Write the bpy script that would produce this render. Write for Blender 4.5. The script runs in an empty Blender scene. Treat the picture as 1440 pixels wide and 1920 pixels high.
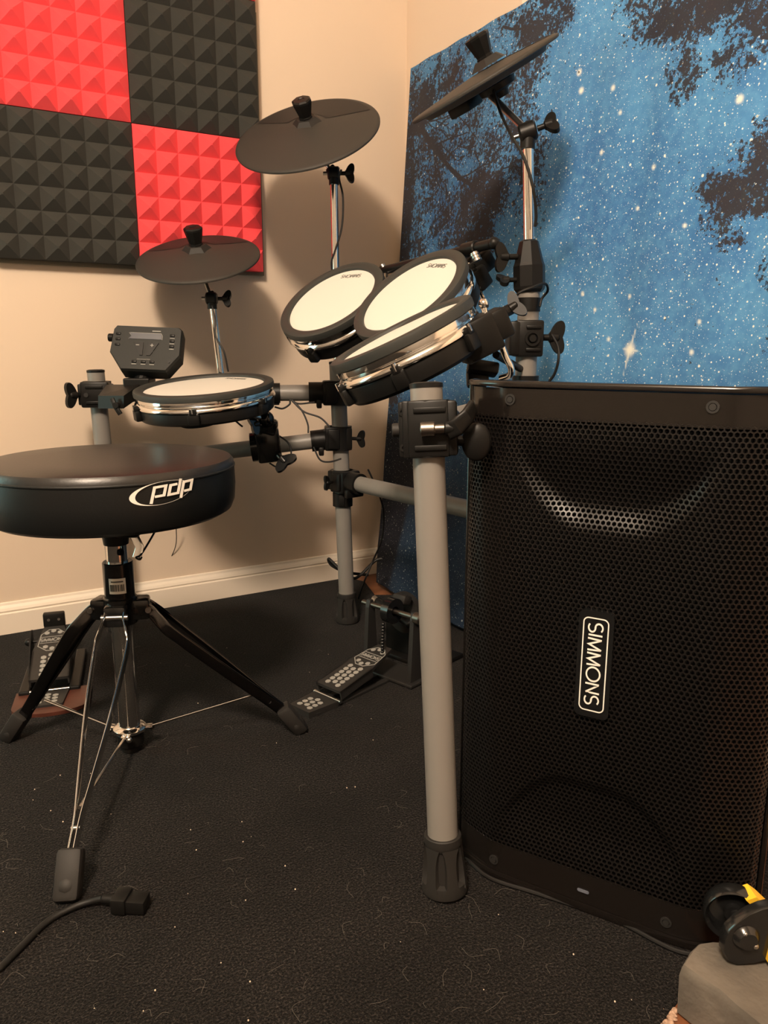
import bpy, bmesh, math, random
import numpy as np
from mathutils import Vector, Matrix

# ------------------------------------------------------------------ camera, world, lights, exposure
scene = bpy.context.scene
COL = scene.collection
F = 1430.0
CW = Vector((-1.198, -1.920, 0.656))
CR = ((0.8621409, -0.5066668, 0.0013660), (-0.1051624, -0.1815797, -0.9777370), (0.4956349, 0.8428034, -0.2098296))
cam_d = bpy.data.cameras.new('camera')
cam = bpy.data.objects.new('camera', cam_d); COL.objects.link(cam)
cam_d.sensor_fit = 'VERTICAL'; cam_d.sensor_height = 24.0; cam_d.lens = F / 1920 * 24.0
cam_d.clip_start = 0.02
R_ = Matrix(((CR[0][0], -CR[1][0], -CR[2][0]), (CR[0][1], -CR[1][1], -CR[2][1]), (CR[0][2], -CR[1][2], -CR[2][2])))
cam.matrix_world = Matrix.Translation(CW) @ R_.to_4x4()
scene.camera = cam

scene.view_settings.view_transform = 'Standard'
scene.view_settings.look = 'None'
scene.view_settings.gamma = 1.0
scene.view_settings.use_curve_mapping = False
scene.view_settings.exposure = 0.0

world = bpy.data.worlds.new('world'); scene.world = world
world.use_nodes = True
world.node_tree.nodes['Background'].inputs[0].default_value = (0.95, 0.88, 0.74, 1)
world.node_tree.nodes['Background'].inputs[1].default_value = 0.05

def area(name, loc, target, size, power, color, shape='DISK', sy=None):
    l = bpy.data.lights.new(name, 'AREA'); l.shape = shape; l.size = size
    if sy: l.size_y = sy
    l.energy = power; l.color = color
    o = bpy.data.objects.new(name, l); COL.objects.link(o); o.location = loc
    o.rotation_euler = (Vector(target) - Vector(loc)).to_track_quat('-Z', 'Y').to_euler()
    return o
lamp = bpy.data.lights.new('ceiling_lamp_light', 'POINT'); lamp.energy = 300; lamp.color = (1.0, 0.81, 0.635); lamp.shadow_soft_size = 0.17
lamp_o = bpy.data.objects.new('ceiling_lamp_light', lamp); COL.objects.link(lamp_o); lamp_o.location = (-1.93, -2.28, 2.24)
area('unseen_teal_light', (-2.12, -0.06, 0.66), (-0.9, -1.1, 0.5), 0.55, 8, (0.36, 0.88, 0.84), 'RECTANGLE', 0.8)  # unseen teal source for the cool reflections; no window is built

# ------------------------------------------------------------------ geometry helpers
V = Vector
def hz(px, py, z):
    d = [(px - 720) / F * CR[0][i] + (py - 960) / F * CR[1][i] + CR[2][i] for i in range(3)]
    t = (z - CW[2]) / d[2]
    return V((CW[0] + t * d[0], CW[1] + t * d[1], z))
def at(px, py, dep):
    return V([CW[i] + dep * ((px - 720) / F * CR[0][i] + (py - 960) / F * CR[1][i] + CR[2][i]) for i in range(3)])

def basis(z, x=None):
    z = V(z).normalized()
    if x is None: x = V((0, 0, 1)) if abs(z.z) < 0.9 else V((1, 0, 0))
    x = V(x); x = (x - z * x.dot(z)).normalized(); y = z.cross(x)
    return Matrix(((x.x, y.x, z.x), (x.y, y.y, z.y), (x.z, y.z, z.z)))
def frame(o, z, x=None):
    return Matrix.Translation(V(o)) @ basis(z, x).to_4x4()

class MB:
    def __init__(s): s.v = []; s.f = []
    def add(s, vs, fs, M=None):
        b = len(s.v)
        s.v += [tuple(M @ V(v)) if M is not None else tuple(v) for v in vs]
        s.f += [tuple(i + b for i in f) for f in fs]
        return s
    def box(s, c, size, M=None, bev=0.0):
        x, y, z = [d / 2 for d in size]; b = min(bev, x * .9, y * .9, z * .9)
        if b <= 0:
            vs = [(c[0] + i * x, c[1] + j * y, c[2] + k * z) for i in (-1, 1) for j in (-1, 1) for k in (-1, 1)]
            return s.add(vs, [(0, 1, 3, 2), (4, 6, 7, 5), (0, 4, 5, 1), (2, 3, 7, 6), (0, 2, 6, 4), (1, 5, 7, 3)], M)
        bm = bmesh.new(); bmesh.ops.create_cube(bm, size=1)
        for v in bm.verts: v.co = V((v.co.x * 2 * x, v.co.y * 2 * y, v.co.z * 2 * z))
        bmesh.ops.bevel(bm, geom=bm.edges[:], offset=b, segments=2, affect='EDGES', profile=0.5)
        bm.verts.index_update()
        vs = [v.co + V(c) for v in bm.verts]; fs = [[v.index for v in f.verts] for f in bm.faces]; bm.free()
        return s.add(vs, fs, M)
    def lathe(s, prof, M=None, n=48, a0=0.0, a1=2 * math.pi):
        full = abs(a1 - a0 - 2 * math.pi) < 1e-6
        m = n if full else n + 1
        vs = []; fs = []
        for i in range(m):
            a = a0 + (a1 - a0) * i / n
            for r, z in prof: vs.append((r * math.cos(a), r * math.sin(a), z))
        k = len(prof)
        for i in range(n):
            j = (i + 1) % m
            for q in range(k - 1):
                fs.append((i * k + q, j * k + q, j * k + q + 1, i * k + q + 1))
        return s.add(vs, fs, M)
    def cyl(s, p0, p1, r0, r1=None, n=20, bev=0.0):
        r1 = r0 if r1 is None else r1
        p0, p1 = V(p0), V(p1); L = (p1 - p0).length
        if bev > 0:
            prof = [(0, 0), (r0 - bev, 0), (r0, bev), (r1, L - bev), (r1 - bev, L), (0, L)]
        else: prof = [(0, 0), (r0, 0), (r1, L), (0, L)]
        return s.lathe(prof, frame(p0, p1 - p0), n)
    def ring(s, p0, p1, r, ri, n=28):
        p0, p1 = V(p0), V(p1); L = (p1 - p0).length
        return s.lathe([(ri, 0), (r, 0), (r, L), (ri, L), (ri, 0)], frame(p0, p1 - p0), n)
    def prism(s, poly, h0, h1, M=None):
        n = len(poly)
        vs = [(x, y, h0) for x, y in poly] + [(x, y, h1) for x, y in poly]
        fs = [tuple(reversed(range(n))), tuple(range(n, 2 * n))] + [(i, (i + 1) % n, n + (i + 1) % n, n + i) for i in range(n)]
        return s.add(vs, fs, M)
    def sphere(s, c, r, sc=(1, 1, 1), M=None, n=16, m=10):
        prof = [(max(1e-5, r * math.sin(math.pi * i / m)), -r * math.cos(math.pi * i / m)) for i in range(m + 1)]
        T = Matrix.Translation(V(c)) @ Matrix.Diagonal((sc[0], sc[1], sc[2], 1))
        return s.lathe(prof, (M @ T) if M is not None else T, n)
    def tube(s, pts, r, n=8, smooth=True, closed_caps=True):
        pts = [V(p) for p in pts]
        if smooth and len(pts) > 2: pts = spline(pts)
        rr = r if isinstance(r, (list, tuple)) else None
        T = (pts[1] - pts[0]).normalized(); nx = basis(T).col[0].copy()
        vs = []; fs = []
        for i, p in enumerate(pts):
            t = (pts[min(i + 1, len(pts) - 1)] - pts[max(i - 1, 0)]).normalized()
            nx = (nx - t * nx.dot(t)).normalized(); ny = t.cross(nx)
            ra = r if rr is None else rr[0] + (rr[1] - rr[0]) * i / (len(pts) - 1)
            for k in range(n):
                a = 2 * math.pi * k / n
                vs.append(p + (nx * math.cos(a) + ny * math.sin(a)) * ra)
        for i in range(len(pts) - 1):
            for k in range(n):
                fs.append((i * n + k, i * n + (k + 1) % n, (i + 1) * n + (k + 1) % n, (i + 1) * n + k))
        if closed_caps:
            fs.append(tuple(reversed(range(n)))); fs.append(tuple(range((len(pts) - 1) * n, len(pts) * n)))
        return s.add(vs, fs)
    def strip(s, pts, wdir, w, t, N=16, ex=0.45):
        """flat bar swept along pts, wide along wdir"""
        pts = [V(p) for p in pts]; vs = []; fs = []
        for i, p in enumerate(pts):
            tt = (pts[min(i + 1, len(pts) - 1)] - pts[max(i - 1, 0)]).normalized()
            wd = V(wdir[i]) if isinstance(wdir, list) else V(wdir)
            wd = (wd - tt * wd.dot(tt)).normalized(); nd = tt.cross(wd)
            for k in range(N):
                c, q = math.cos(2 * math.pi * (k + .5) / N), math.sin(2 * math.pi * (k + .5) / N)
                vs.append(p + wd * math.copysign(abs(c) ** ex, c) * w / 2 + nd * math.copysign(abs(q) ** (0.9 if ex < 1 else 1), q) * t / 2)
        for i in range(len(pts) - 1):
            for k in range(N):
                fs.append((i * N + k, i * N + (k + 1) % N, (i + 1) * N + (k + 1) % N, (i + 1) * N + k))
        fs.append(tuple(reversed(range(N)))); e = (len(pts) - 1) * N; fs.append(tuple(range(e, e + N)))
        return s.add(vs, fs)
    def stroke(s, pts, w, mapf, h=0.0006, closed=False, sub=0.004):
        """2D pen stroke mapped on a surface by mapf(u, v, height)"""
        P = []
        n = len(pts)
        segs = n if closed else n - 1
        for i in range(segs):
            a = pts[i]; b = pts[(i + 1) % n]; L = math.hypot(b[0] - a[0], b[1] - a[1]); k = max(1, int(L / sub))
            for j in range(k): P.append((a[0] + (b[0] - a[0]) * j / k, a[1] + (b[1] - a[1]) * j / k))
        if not closed: P.append(pts[-1])
        m = len(P); vs = []; fs = []
        for i in range(m):
            if closed: a = P[i - 1]; b = P[(i + 1) % m]
            else: a = P[max(i - 1, 0)]; b = P[min(i + 1, m - 1)]
            c = P[i]
            d1 = (c[0] - a[0], c[1] - a[1]); d2 = (b[0] - c[0], b[1] - c[1])
            l1 = math.hypot(*d1); l2 = math.hypot(*d2)
            if l1 < 1e-9: d1 = d2; l1 = l2
            if l2 < 1e-9: d2 = d1; l2 = l1
            n1 = (-d1[1] / l1, d1[0] / l1); n2 = (-d2[1] / l2, d2[0] / l2)
            nx, ny = n1[0] + n2[0], n1[1] + n2[1]; q = nx * nx + ny * ny
            if q < 0.3: nx, ny = n1; sc = 1
            else: sc = 2 / q
            nx *= w / 2 * sc; ny *= w / 2 * sc
            for uu, vv, hh in ((c[0] + nx, c[1] + ny, h), (c[0] - nx, c[1] - ny, h), (c[0] + nx, c[1] + ny, 0), (c[0] - nx, c[1] - ny, 0)):
                vs.append(mapf(uu, vv, hh))
        r = m if closed else m - 1
        for i in range(r):
            j = (i + 1) % m
            fs.append((i * 4, i * 4 + 1, j * 4 + 1, j * 4)); fs.append((i * 4 + 2, i * 4, j * 4, j * 4 + 2)); fs.append((i * 4 + 1, i * 4 + 3, j * 4 + 3, j * 4 + 1))
        return s.add(vs, fs)
    def build(s, name, m, parent=None, smooth=True, angle=35, fixn=True):
        me = bpy.data.meshes.new(name)
        off = V(parent_world(parent)) if parent else V((0, 0, 0))
        me.from_pydata([tuple(V(v) - off) for v in s.v], [], s.f); me.update()
        if fixn:
            bm = bmesh.new(); bm.from_mesh(me)
            bmesh.ops.remove_doubles(bm, verts=bm.verts[:], dist=1e-6)
            bmesh.ops.recalc_face_normals(bm, faces=bm.faces[:]); bm.to_mesh(me); bm.free()
        if m: me.materials.append(m)
        if smooth:
            me.shade_smooth()
            try: me.set_sharp_from_angle(angle=math.radians(angle))
            except Exception: pass
        o = bpy.data.objects.new(name, me); COL.objects.link(o)
        if parent: o.parent = parent
        return o

def parent_world(o):
    p = V((0, 0, 0))
    while o is not None: p = p + o.location; o = o.parent
    return p
def spline(pts, k=8):
    out = []
    P = [pts[0] * 2 - pts[1]] + pts + [pts[-1] * 2 - pts[-2]]
    for i in range(1, len(P) - 2):
        for j in range(k):
            t = j / k; a, b, c, d = P[i - 1], P[i], P[i + 1], P[i + 2]
            out.append(0.5 * ((2 * b) + (c - a) * t + (2 * a - 5 * b + 4 * c - d) * t * t + (3 * b - a - 3 * c + d) * t ** 3))
    out.append(pts[-1]); return out
def arc(cx, cy, rx, ry, a0, a1, n=14):
    return [(cx + rx * math.cos(math.radians(a0 + (a1 - a0) * i / n)), cy + ry * math.sin(math.radians(a0 + (a1 - a0) * i / n))) for i in range(n + 1)]
def tag(o, label=None, cat=None, group=None, kind=None):
    if label: o['label'] = label
    if cat: o['category'] = cat
    if group: o['group'] = group
    if kind: o['kind'] = kind
    return o
def thing(name, label, cat, loc, group=None):
    o = bpy.data.objects.new(name, None); COL.objects.link(o); o.location = loc; o.empty_display_size = 0.05
    return tag(o, label, cat, group)
def structure(o): o['kind'] = 'structure'; return o

# ------------------------------------------------------------------ materials
def mat(name, col, rough=0.5, metal=0.0, spec=0.5, bump=None, var=None, coat=0.0):
    m = bpy.data.materials.new(name); m.use_nodes = True; nt = m.node_tree; b = nt.nodes['Principled BSDF']
    b.inputs['Base Color'].default_value = (*col, 1); b.inputs['Roughness'].default_value = rough
    b.inputs['Metallic'].default_value = metal; b.inputs['Specular IOR Level'].default_value = spec
    b.inputs['Coat Weight'].default_value = coat
    tc = nt.nodes.new('ShaderNodeTexCoord')
    if var:   # (scale, amount)
        n = nt.nodes.new('ShaderNodeTexNoise'); n.inputs['Scale'].default_value = var[0]; n.inputs['Detail'].default_value = 4
        nt.links.new(tc.outputs['Object'], n.inputs['Vector'])
        r = nt.nodes.new('ShaderNodeMapRange'); r.inputs['From Min'].default_value = 0.3; r.inputs['From Max'].default_value = 0.7
        r.inputs['To Min'].default_value = 1 - var[1]; r.inputs['To Max'].default_value = 1 + var[1]
        nt.links.new(n.outputs['Fac'], r.inputs['Value'])
        h = nt.nodes.new('ShaderNodeHueSaturation'); h.inputs['Color'].default_value = (*col, 1)
        nt.links.new(r.outputs[0], h.inputs['Value']); nt.links.new(h.outputs['Color'], b.inputs['Base Color'])
    if bump:  # (scale, strength, distance)
        n = nt.nodes.new('ShaderNodeTexNoise'); n.inputs['Scale'].default_value = bump[0]; n.inputs['Detail'].default_value = 3
        nt.links.new(tc.outputs['Object'], n.inputs['Vector'])
        bp = nt.nodes.new('ShaderNodeBump'); bp.inputs['Strength'].default_value = bump[1]; bp.inputs['Distance'].default_value = bump[2]
        nt.links.new(n.outputs['Fac'], bp.inputs['Height']); nt.links.new(bp.outputs[0], b.inputs['Normal'])
    return m
M_wall = mat('painted_wall', (0.66, 0.53, 0.405), 0.62, bump=(220, 0.12, 0.001), var=(1.5, 0.02))
M_far = mat('far_wall_low_bounce', (0.26, 0.235, 0.20), 0.7)  # unseen walls, darkened so they bounce less light
M_ceil = mat('ceiling_paint', (0.72, 0.66, 0.56), 0.8)
M_trim = mat('trim_paint', (0.78, 0.68, 0.56), 0.4)
M_wood = mat('floor_wood', (0.20, 0.075, 0.032), 0.4, var=(14, 0.3))
M_rug0 = mat('black_rug', (0.0085, 0.0068, 0.0062), 0.95, spec=0.15, bump=(420, 1.0, 0.004), var=(330, 0.75))
def rug_material():
    m = bpy.data.materials.new('black_rug_pile'); m.use_nodes = True; nt = m.node_tree; b = nt.nodes['Principled BSDF']
    b.inputs['Roughness'].default_value = 0.95; b.inputs['Specular IOR Level'].default_value = 0.12
    b.inputs['Sheen Weight'].default_value = 0.03
    tc = nt.nodes.new('ShaderNodeTexCoord')
    def noise(sc, det, ro):
        n = nt.nodes.new('ShaderNodeTexNoise'); n.inputs['Scale'].default_value = sc; n.inputs['Detail'].default_value = det
        n.inputs['Roughness'].default_value = ro; nt.links.new(tc.outputs['Object'], n.inputs['Vector']); return n.outputs['Fac']
    r = nt.nodes.new('ShaderNodeValToRGB'); e = r.color_ramp.elements
    e[0].position = 0.36; e[0].color = (0.0010, 0.0008, 0.0007, 1); e[1].position = 0.74; e[1].color = (0.050, 0.042, 0.037, 1)
    k = e.new(0.52); k.color = (0.0058, 0.0048, 0.0043, 1)
    nt.links.new(noise(380, 2, 0.8), r.inputs[0])
    mp = nt.nodes.new('ShaderNodeMapRange'); mp.inputs['From Min'].default_value = 0.35; mp.inputs['From Max'].default_value = 0.65; mp.inputs['To Min'].default_value = 0.75; mp.inputs['To Max'].default_value = 1.25
    nt.links.new(noise(7, 4, 0.6), mp.inputs['Value'])
    h = nt.nodes.new('ShaderNodeHueSaturation'); nt.links.new(mp.outputs[0], h.inputs['Value']); nt.links.new(r.outputs[0], h.inputs['Color']); nt.links.new(h.outputs[0], b.inputs['Base Color'])
    bp = nt.nodes.new('ShaderNodeBump'); bp.inputs['Strength'].default_value = 0.8; bp.inputs['Distance'].default_value = 0.004
    nt.links.new(noise(300, 2, 0.6), bp.inputs['Height']); nt.links.new(bp.outputs[0], b.inputs['Normal'])
    return m
M_rug = rug_material()
M_fred = mat('red_foam', (0.78, 0.070, 0.080), 0.9, spec=0.2, bump=(500, 0.3, 0.001))
M_fblk = mat('charcoal_foam', (0.034, 0.034, 0.030), 0.9, spec=0.25, bump=(500, 0.3, 0.001))
M_board = mat('grey_board', (0.20, 0.17, 0.12), 0.8)
M_grey = mat('grey_powder_coat', (0.185, 0.172, 0.155), 0.42, bump=(900, 0.05, 0.0004))
M_blk = mat('black_plastic', (0.0065, 0.0062, 0.0057), 0.42, spec=0.22)
M_gloss = mat('glossy_black', (0.008, 0.008, 0.008), 0.16, spec=0.6)
M_rub = mat('black_rubber', (0.0145, 0.013, 0.0115), 0.62, spec=0.35, bump=(600, 0.1, 0.0005))
M_rim = mat('rim_rubber', (0.030, 0.031, 0.028), 0.55, spec=0.4)
M_cym = mat('cymbal_rubber', (0.030, 0.027, 0.023), 0.6, spec=0.35, bump=(700, 0.15, 0.0005))
M_chr = mat('chrome', (0.80, 0.78, 0.75), 0.10, metal=1.0)
M_steel = mat('brushed_steel', (0.55, 0.52, 0.48), 0.28, metal=1.0)
M_bolt = mat('dull_steel', (0.20, 0.175, 0.15), 0.38, metal=1.0)
M_chr_refl = mat('chrome_dark_reflection', (0.10, 0.095, 0.095), 0.16, metal=1.0)  # chrome of the side legs, its black reflections put into the colour
M_head = mat('white_mesh_head', (0.62, 0.60, 0.545), 0.7, bump=(1500, 0.1, 0.0003))
M_ink = mat('grey_ink', (0.10, 0.10, 0.09), 0.6)
M_white = mat('white_print', (0.82, 0.78, 0.70), 0.5)
M_leather = mat('black_leatherette', (0.014, 0.0125, 0.0115), 0.36, spec=0.5, bump=(260, 0.22, 0.0008))
M_ledge = mat('leatherette_side', (0.0060, 0.0066, 0.0066), 0.42, spec=0.36, bump=(260, 0.2, 0.0008))
M_cable = mat('black_cable', (0.006, 0.0055, 0.005), 0.55, spec=0.35)
M_mod = mat('module_grey', (0.0085, 0.0092, 0.0075), 0.6, spec=0.35)
M_screen = mat('module_screen', (0.065, 0.07, 0.085), 0.25)
M_grille = mat('grille_metal', (0.0055, 0.0042, 0.0036), 0.38, spec=0.55)
M_cab = mat('cabinet_plastic', (0.009, 0.0072, 0.0062), 0.17, spec=0.5)
M_dark = mat('speaker_inside', (0.003, 0.003, 0.003), 0.9, spec=0.1)
M_pedal = mat('pedal_plate', (0.016, 0.0150, 0.0140), 0.5)
M_dot = mat('pedal_dots', (0.27, 0.26, 0.235), 0.6)
M_redwood = mat('red_wood', (0.075, 0.022, 0.013), 0.4, var=(20, 0.25))
M_stone = mat('grey_stone', (0.100, 0.085, 0.068), 0.8, bump=(55, 0.8, 0.004), var=(16, 0.30))
M_yel = mat('yellow_paint', (0.80, 0.47, 0.03), 0.4)
M_lint = mat('lint', (0.14, 0.125, 0.105), 0.8)
M_speck = mat('specks', (0.75, 0.62, 0.48), 0.7)
M_led = mat('led_window', (0.12, 0.13, 0.16), 0.3)

# tapestry: printed night sky with stars and tree silhouettes
def tapestry_material():
    m = bpy.data.materials.new('night_sky_print'); m.use_nodes = True; nt = m.node_tree; N = nt.nodes; L = nt.links
    b = N['Principled BSDF']; b.inputs['Roughness'].default_value = 0.75; b.inputs['Specular IOR Level'].default_value = 0.25
    tc = N.new('ShaderNodeTexCoord'); co = tc.outputs['Object']
    sx = N.new('ShaderNodeSeparateXYZ'); L.new(co, sx.inputs[0]); cx = N.new('ShaderNodeCombineXYZ'); L.new(sx.outputs[1], cx.inputs[0]); L.new(sx.outputs[2], cx.inputs[1]); co2 = cx.outputs[0]
    def noise(scale, detail=4, rough=0.6):
        n = N.new('ShaderNodeTexNoise'); n.inputs['Scale'].default_value = scale; n.inputs['Detail'].default_value = detail
        n.inputs['Roughness'].default_value = rough; L.new(co, n.inputs['Vector']); return n.outputs['Fac']
    def attr(name):
        a = N.new('ShaderNodeAttribute'); a.attribute_name = name; return a.outputs['Fac']
    def math_(op, a, c=None, clamp=False):
        n = N.new('ShaderNodeMath'); n.operation = op; n.use_clamp = clamp
        for i, x in enumerate((a, c)):
            if x is None: continue
            if isinstance(x, (int, float)): n.inputs[i].default_value = x
            else: L.new(x, n.inputs[i])
        return n.outputs[0]
    def rng(v, a, c, lo=0.0, hi=1.0, smooth=True):
        n = N.new('ShaderNodeMapRange'); n.interpolation_type = 'SMOOTHSTEP' if smooth else 'LINEAR'
        n.inputs['From Min'].default_value = a; n.inputs['From Max'].default_value = c
        n.inputs['To Min'].default_value = lo; n.inputs['To Max'].default_value = hi
        L.new(v, n.inputs['Value']); return n.outputs[0]
    def mix(f, a, c):
        n = N.new('ShaderNodeMix'); n.data_type = 'RGBA'
        if isinstance(f, (int, float)): n.inputs['Factor'].default_value = f
        else: L.new(f, n.inputs['Factor'])
        for k, x in (('A', a), ('B', c)):
            s = [i for i in n.inputs if i.name == k and i.type == 'RGBA'][0]
            if isinstance(x, tuple): s.default_value = (*x, 1)
            else: L.new(x, s)
        return [o for o in n.outputs if o.type == 'RGBA'][0]
    sky = mix(rng(noise(2.6, 5), 0.34, 0.66), (0.040, 0.150, 0.36), (0.085, 0.275, 0.54))
    sky = mix(rng(noise(60, 3), 0.35, 0.75, 0, 0.35), sky, (0.15, 0.40, 0.64))
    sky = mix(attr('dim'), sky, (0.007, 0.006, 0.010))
    # stars
    total = None
    for scale, r0, r1, hi in ((230, -0.14, 0.20, 0.5), (130, -0.14, 0.20, 0.8), (60, -0.02, 0.14, 1.0), (24, 0.0, 0.085, 1.0)):
        vo = N.new('ShaderNodeTexVoronoi'); vo.inputs['Scale'].default_value = scale; vo.voronoi_dimensions = '2D'; L.new(co2, vo.inputs['Vector'])
        sep = N.new('ShaderNodeSeparateColor'); L.new(vo.outputs['Color'], sep.inputs[0])
        size = rng(sep.outputs[0], 0.15, 1.0, r0, r1, False)
        v = math_('DIVIDE', vo.outputs['Distance'], math_('MAXIMUM', size, 0.001))
        s = rng(v, 0.45, 1.0, hi, 0.0)
        total = s if total is None else math_('MAXIMUM', total, s)
    total = math_('MAXIMUM', total, attr('star'))
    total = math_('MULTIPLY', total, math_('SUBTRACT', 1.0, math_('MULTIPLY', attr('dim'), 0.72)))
    cs = mix(noise(20), (0.72, 0.82, 0.80), (0.90, 0.86, 0.70))
    starry = mix(total, sky, cs)
    # trees
    leaf = noise(120, 4, 0.8)
    vo = N.new('ShaderNodeTexVoronoi'); vo.inputs['Scale'].default_value = 110; L.new(co, vo.inputs['Vector'])
    f = math_('ADD', attr('tree'), math_('MULTIPLY', math_('SUBTRACT', leaf, 0.5), 2.3))
    f = math_('ADD', f, math_('MULTIPLY', math_('SUBTRACT', noise(22, 5, 0.7), 0.5), 1.6))
    f = math_('SUBTRACT', f, math_('MULTIPLY', math_('SUBTRACT', vo.outputs['Distance'], 0.35), 0.45))
    tmask = rng(f, 0.40, 0.54)
    bm_ = rng(math_('ADD', attr('branch'), math_('MULTIPLY', math_('SUBTRACT', noise(140, 3), 0.5), 0.5)), 0.35, 0.6)
    tmask = math_('MAXIMUM', tmask, bm_)
    tcol = mix(noise(9, 3), (0.013, 0.011, 0.012), (0.038, 0.024, 0.017))
    tcol = mix(rng(noise(40, 4), 0.55, 0.8, 0, 0.5), tcol, (0.030, 0.036, 0.026))
    # a few stars shine through the leaves
    thr = math_('MULTIPLY', tmask, 0.94)
    out = mix(thr, starry, tcol)
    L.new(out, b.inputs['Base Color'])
    bp = N.new('ShaderNodeBump'); bp.inputs['Strength'].default_value = 0.15; bp.inputs['Distance'].default_value = 0.001
    L.new(noise(900, 1), bp.inputs['Height']); L.new(bp.outputs[0], b.inputs['Normal'])
    return m
M_tap = tapestry_material()

# ------------------------------------------------------------------ the room
def slab(name, lo, hi, m):
    c = [(a + b) / 2 for a, b in zip(lo, hi)]; s = [b - a for a, b in zip(lo, hi)]
    return structure(MB().box(c, s).build(name, m, smooth=False))
X0, Y0, HC = -4.0, -4.2, 2.44
slab('floor', (X0, Y0, -0.10), (0.0, 0.0, -0.004), M_wood)
slab('ceiling', (X0, Y0, HC), (0.0, 0.0, HC + 0.1), M_ceil)
slab('wall_left', (X0, 0.0, -0.10), (0.1, 0.1, HC + 0.1), M_wall)
slab('wall_right', (0.0, Y0, -0.10), (0.1, 0.0, HC + 0.1), M_wall)
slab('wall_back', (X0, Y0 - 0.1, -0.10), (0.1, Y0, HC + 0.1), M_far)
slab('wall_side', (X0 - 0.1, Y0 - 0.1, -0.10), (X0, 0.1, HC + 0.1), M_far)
def baseboard(name, p0, p1, out):
    prof = [(0, -0.004), (0.014, -0.004), (0.014, 0.047), (0.011, 0.050), (0.0125, 0.054), (0.010, 0.060), (0.006, 0.066), (0.0045, 0.071), (0, 0.0725)]
    n = len(prof); vs = [V(p) + V(out) * a + V((0, 0, b)) for p in (p0, p1) for a, b in prof]
    fs = [(i, (i + 1) % n, n + (i + 1) % n, n + i) for i in range(n)] + [tuple(range(n)), tuple(range(n, 2 * n))]
    return structure(MB().add(vs, fs).build(name, M_trim, smooth=False))
baseboard('baseboard_left', (X0, 0, 0), (0, 0, 0), (0, -1, 0))
baseboard('baseboard_right', (0, Y0, 0), (0, -0.0145, 0), (-1, 0, 0))
structure(MB().box((-0.0011, -0.785, 1.60), (0.0022, 0.62, 0.45)).build('trim_1', M_trim, smooth=False))

# rug with a clipped back corner
rug = MB()
poly = [(-3.9, -0.02), (-0.20, -0.02), (-0.180, -0.08), (-0.215, -0.20), (-0.02, -0.30), (-0.02, -1.47), (-0.40, -1.478), (-0.572, -1.492), (-0.598, -1.502), (-0.640, -1.513), (-0.70, -1.62), (-0.80, -2.2), (-0.9, -4.0), (-3.9, -4.0)]
rug.prism(poly, -0.0035, 0.0)
rg = rug.build('area_rug', M_rug, smooth=False)
tag(rg, 'black low-pile rug under the drum kit, reaching to the left baseboard', 'rug')

random.seed(5)
lint = MB()
for i in range(170):
    p = hz(random.uniform(0, 1230), random.uniform(1200, 1915), 0.0)
    if p.y < -1.5 and p.x > -0.66 or p.y > -0.03 or p.x > -0.3: continue
    a = random.uniform(0, 6.28); L = random.uniform(0.004, 0.030); c = random.uniform(-1, 1) * L * 0.5
    d = V((math.cos(a), math.sin(a), 0)); n = V((-d.y, d.x, 0))
    lint.tube([p + V((0, 0, 0.0012)), p + d * L * 0.5 + n * c + V((0, 0, 0.003)), p + d * L + V((0, 0, 0.0012))], 0.00013, n=4)
tag(lint.build('lint_hairs', M_lint), 'pale hairs and lint scattered over the black rug', 'lint', kind='stuff')
sp = MB()
for i in range(60):
    p = hz(random.uniform(0, 1230), random.uniform(1200, 1915), 0.0)
    if p.y < -1.5 and p.x > -0.66 or p.y > -0.03 or p.x > -0.3: continue
    sp.sphere(p + V((0, 0, 0.0008)), random.uniform(0.0004, 0.0010), n=6, m=4)
tag(sp.build('crumbs', M_speck), 'tiny pale crumbs dotted over the black rug', 'crumbs', kind='stuff')

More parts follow.
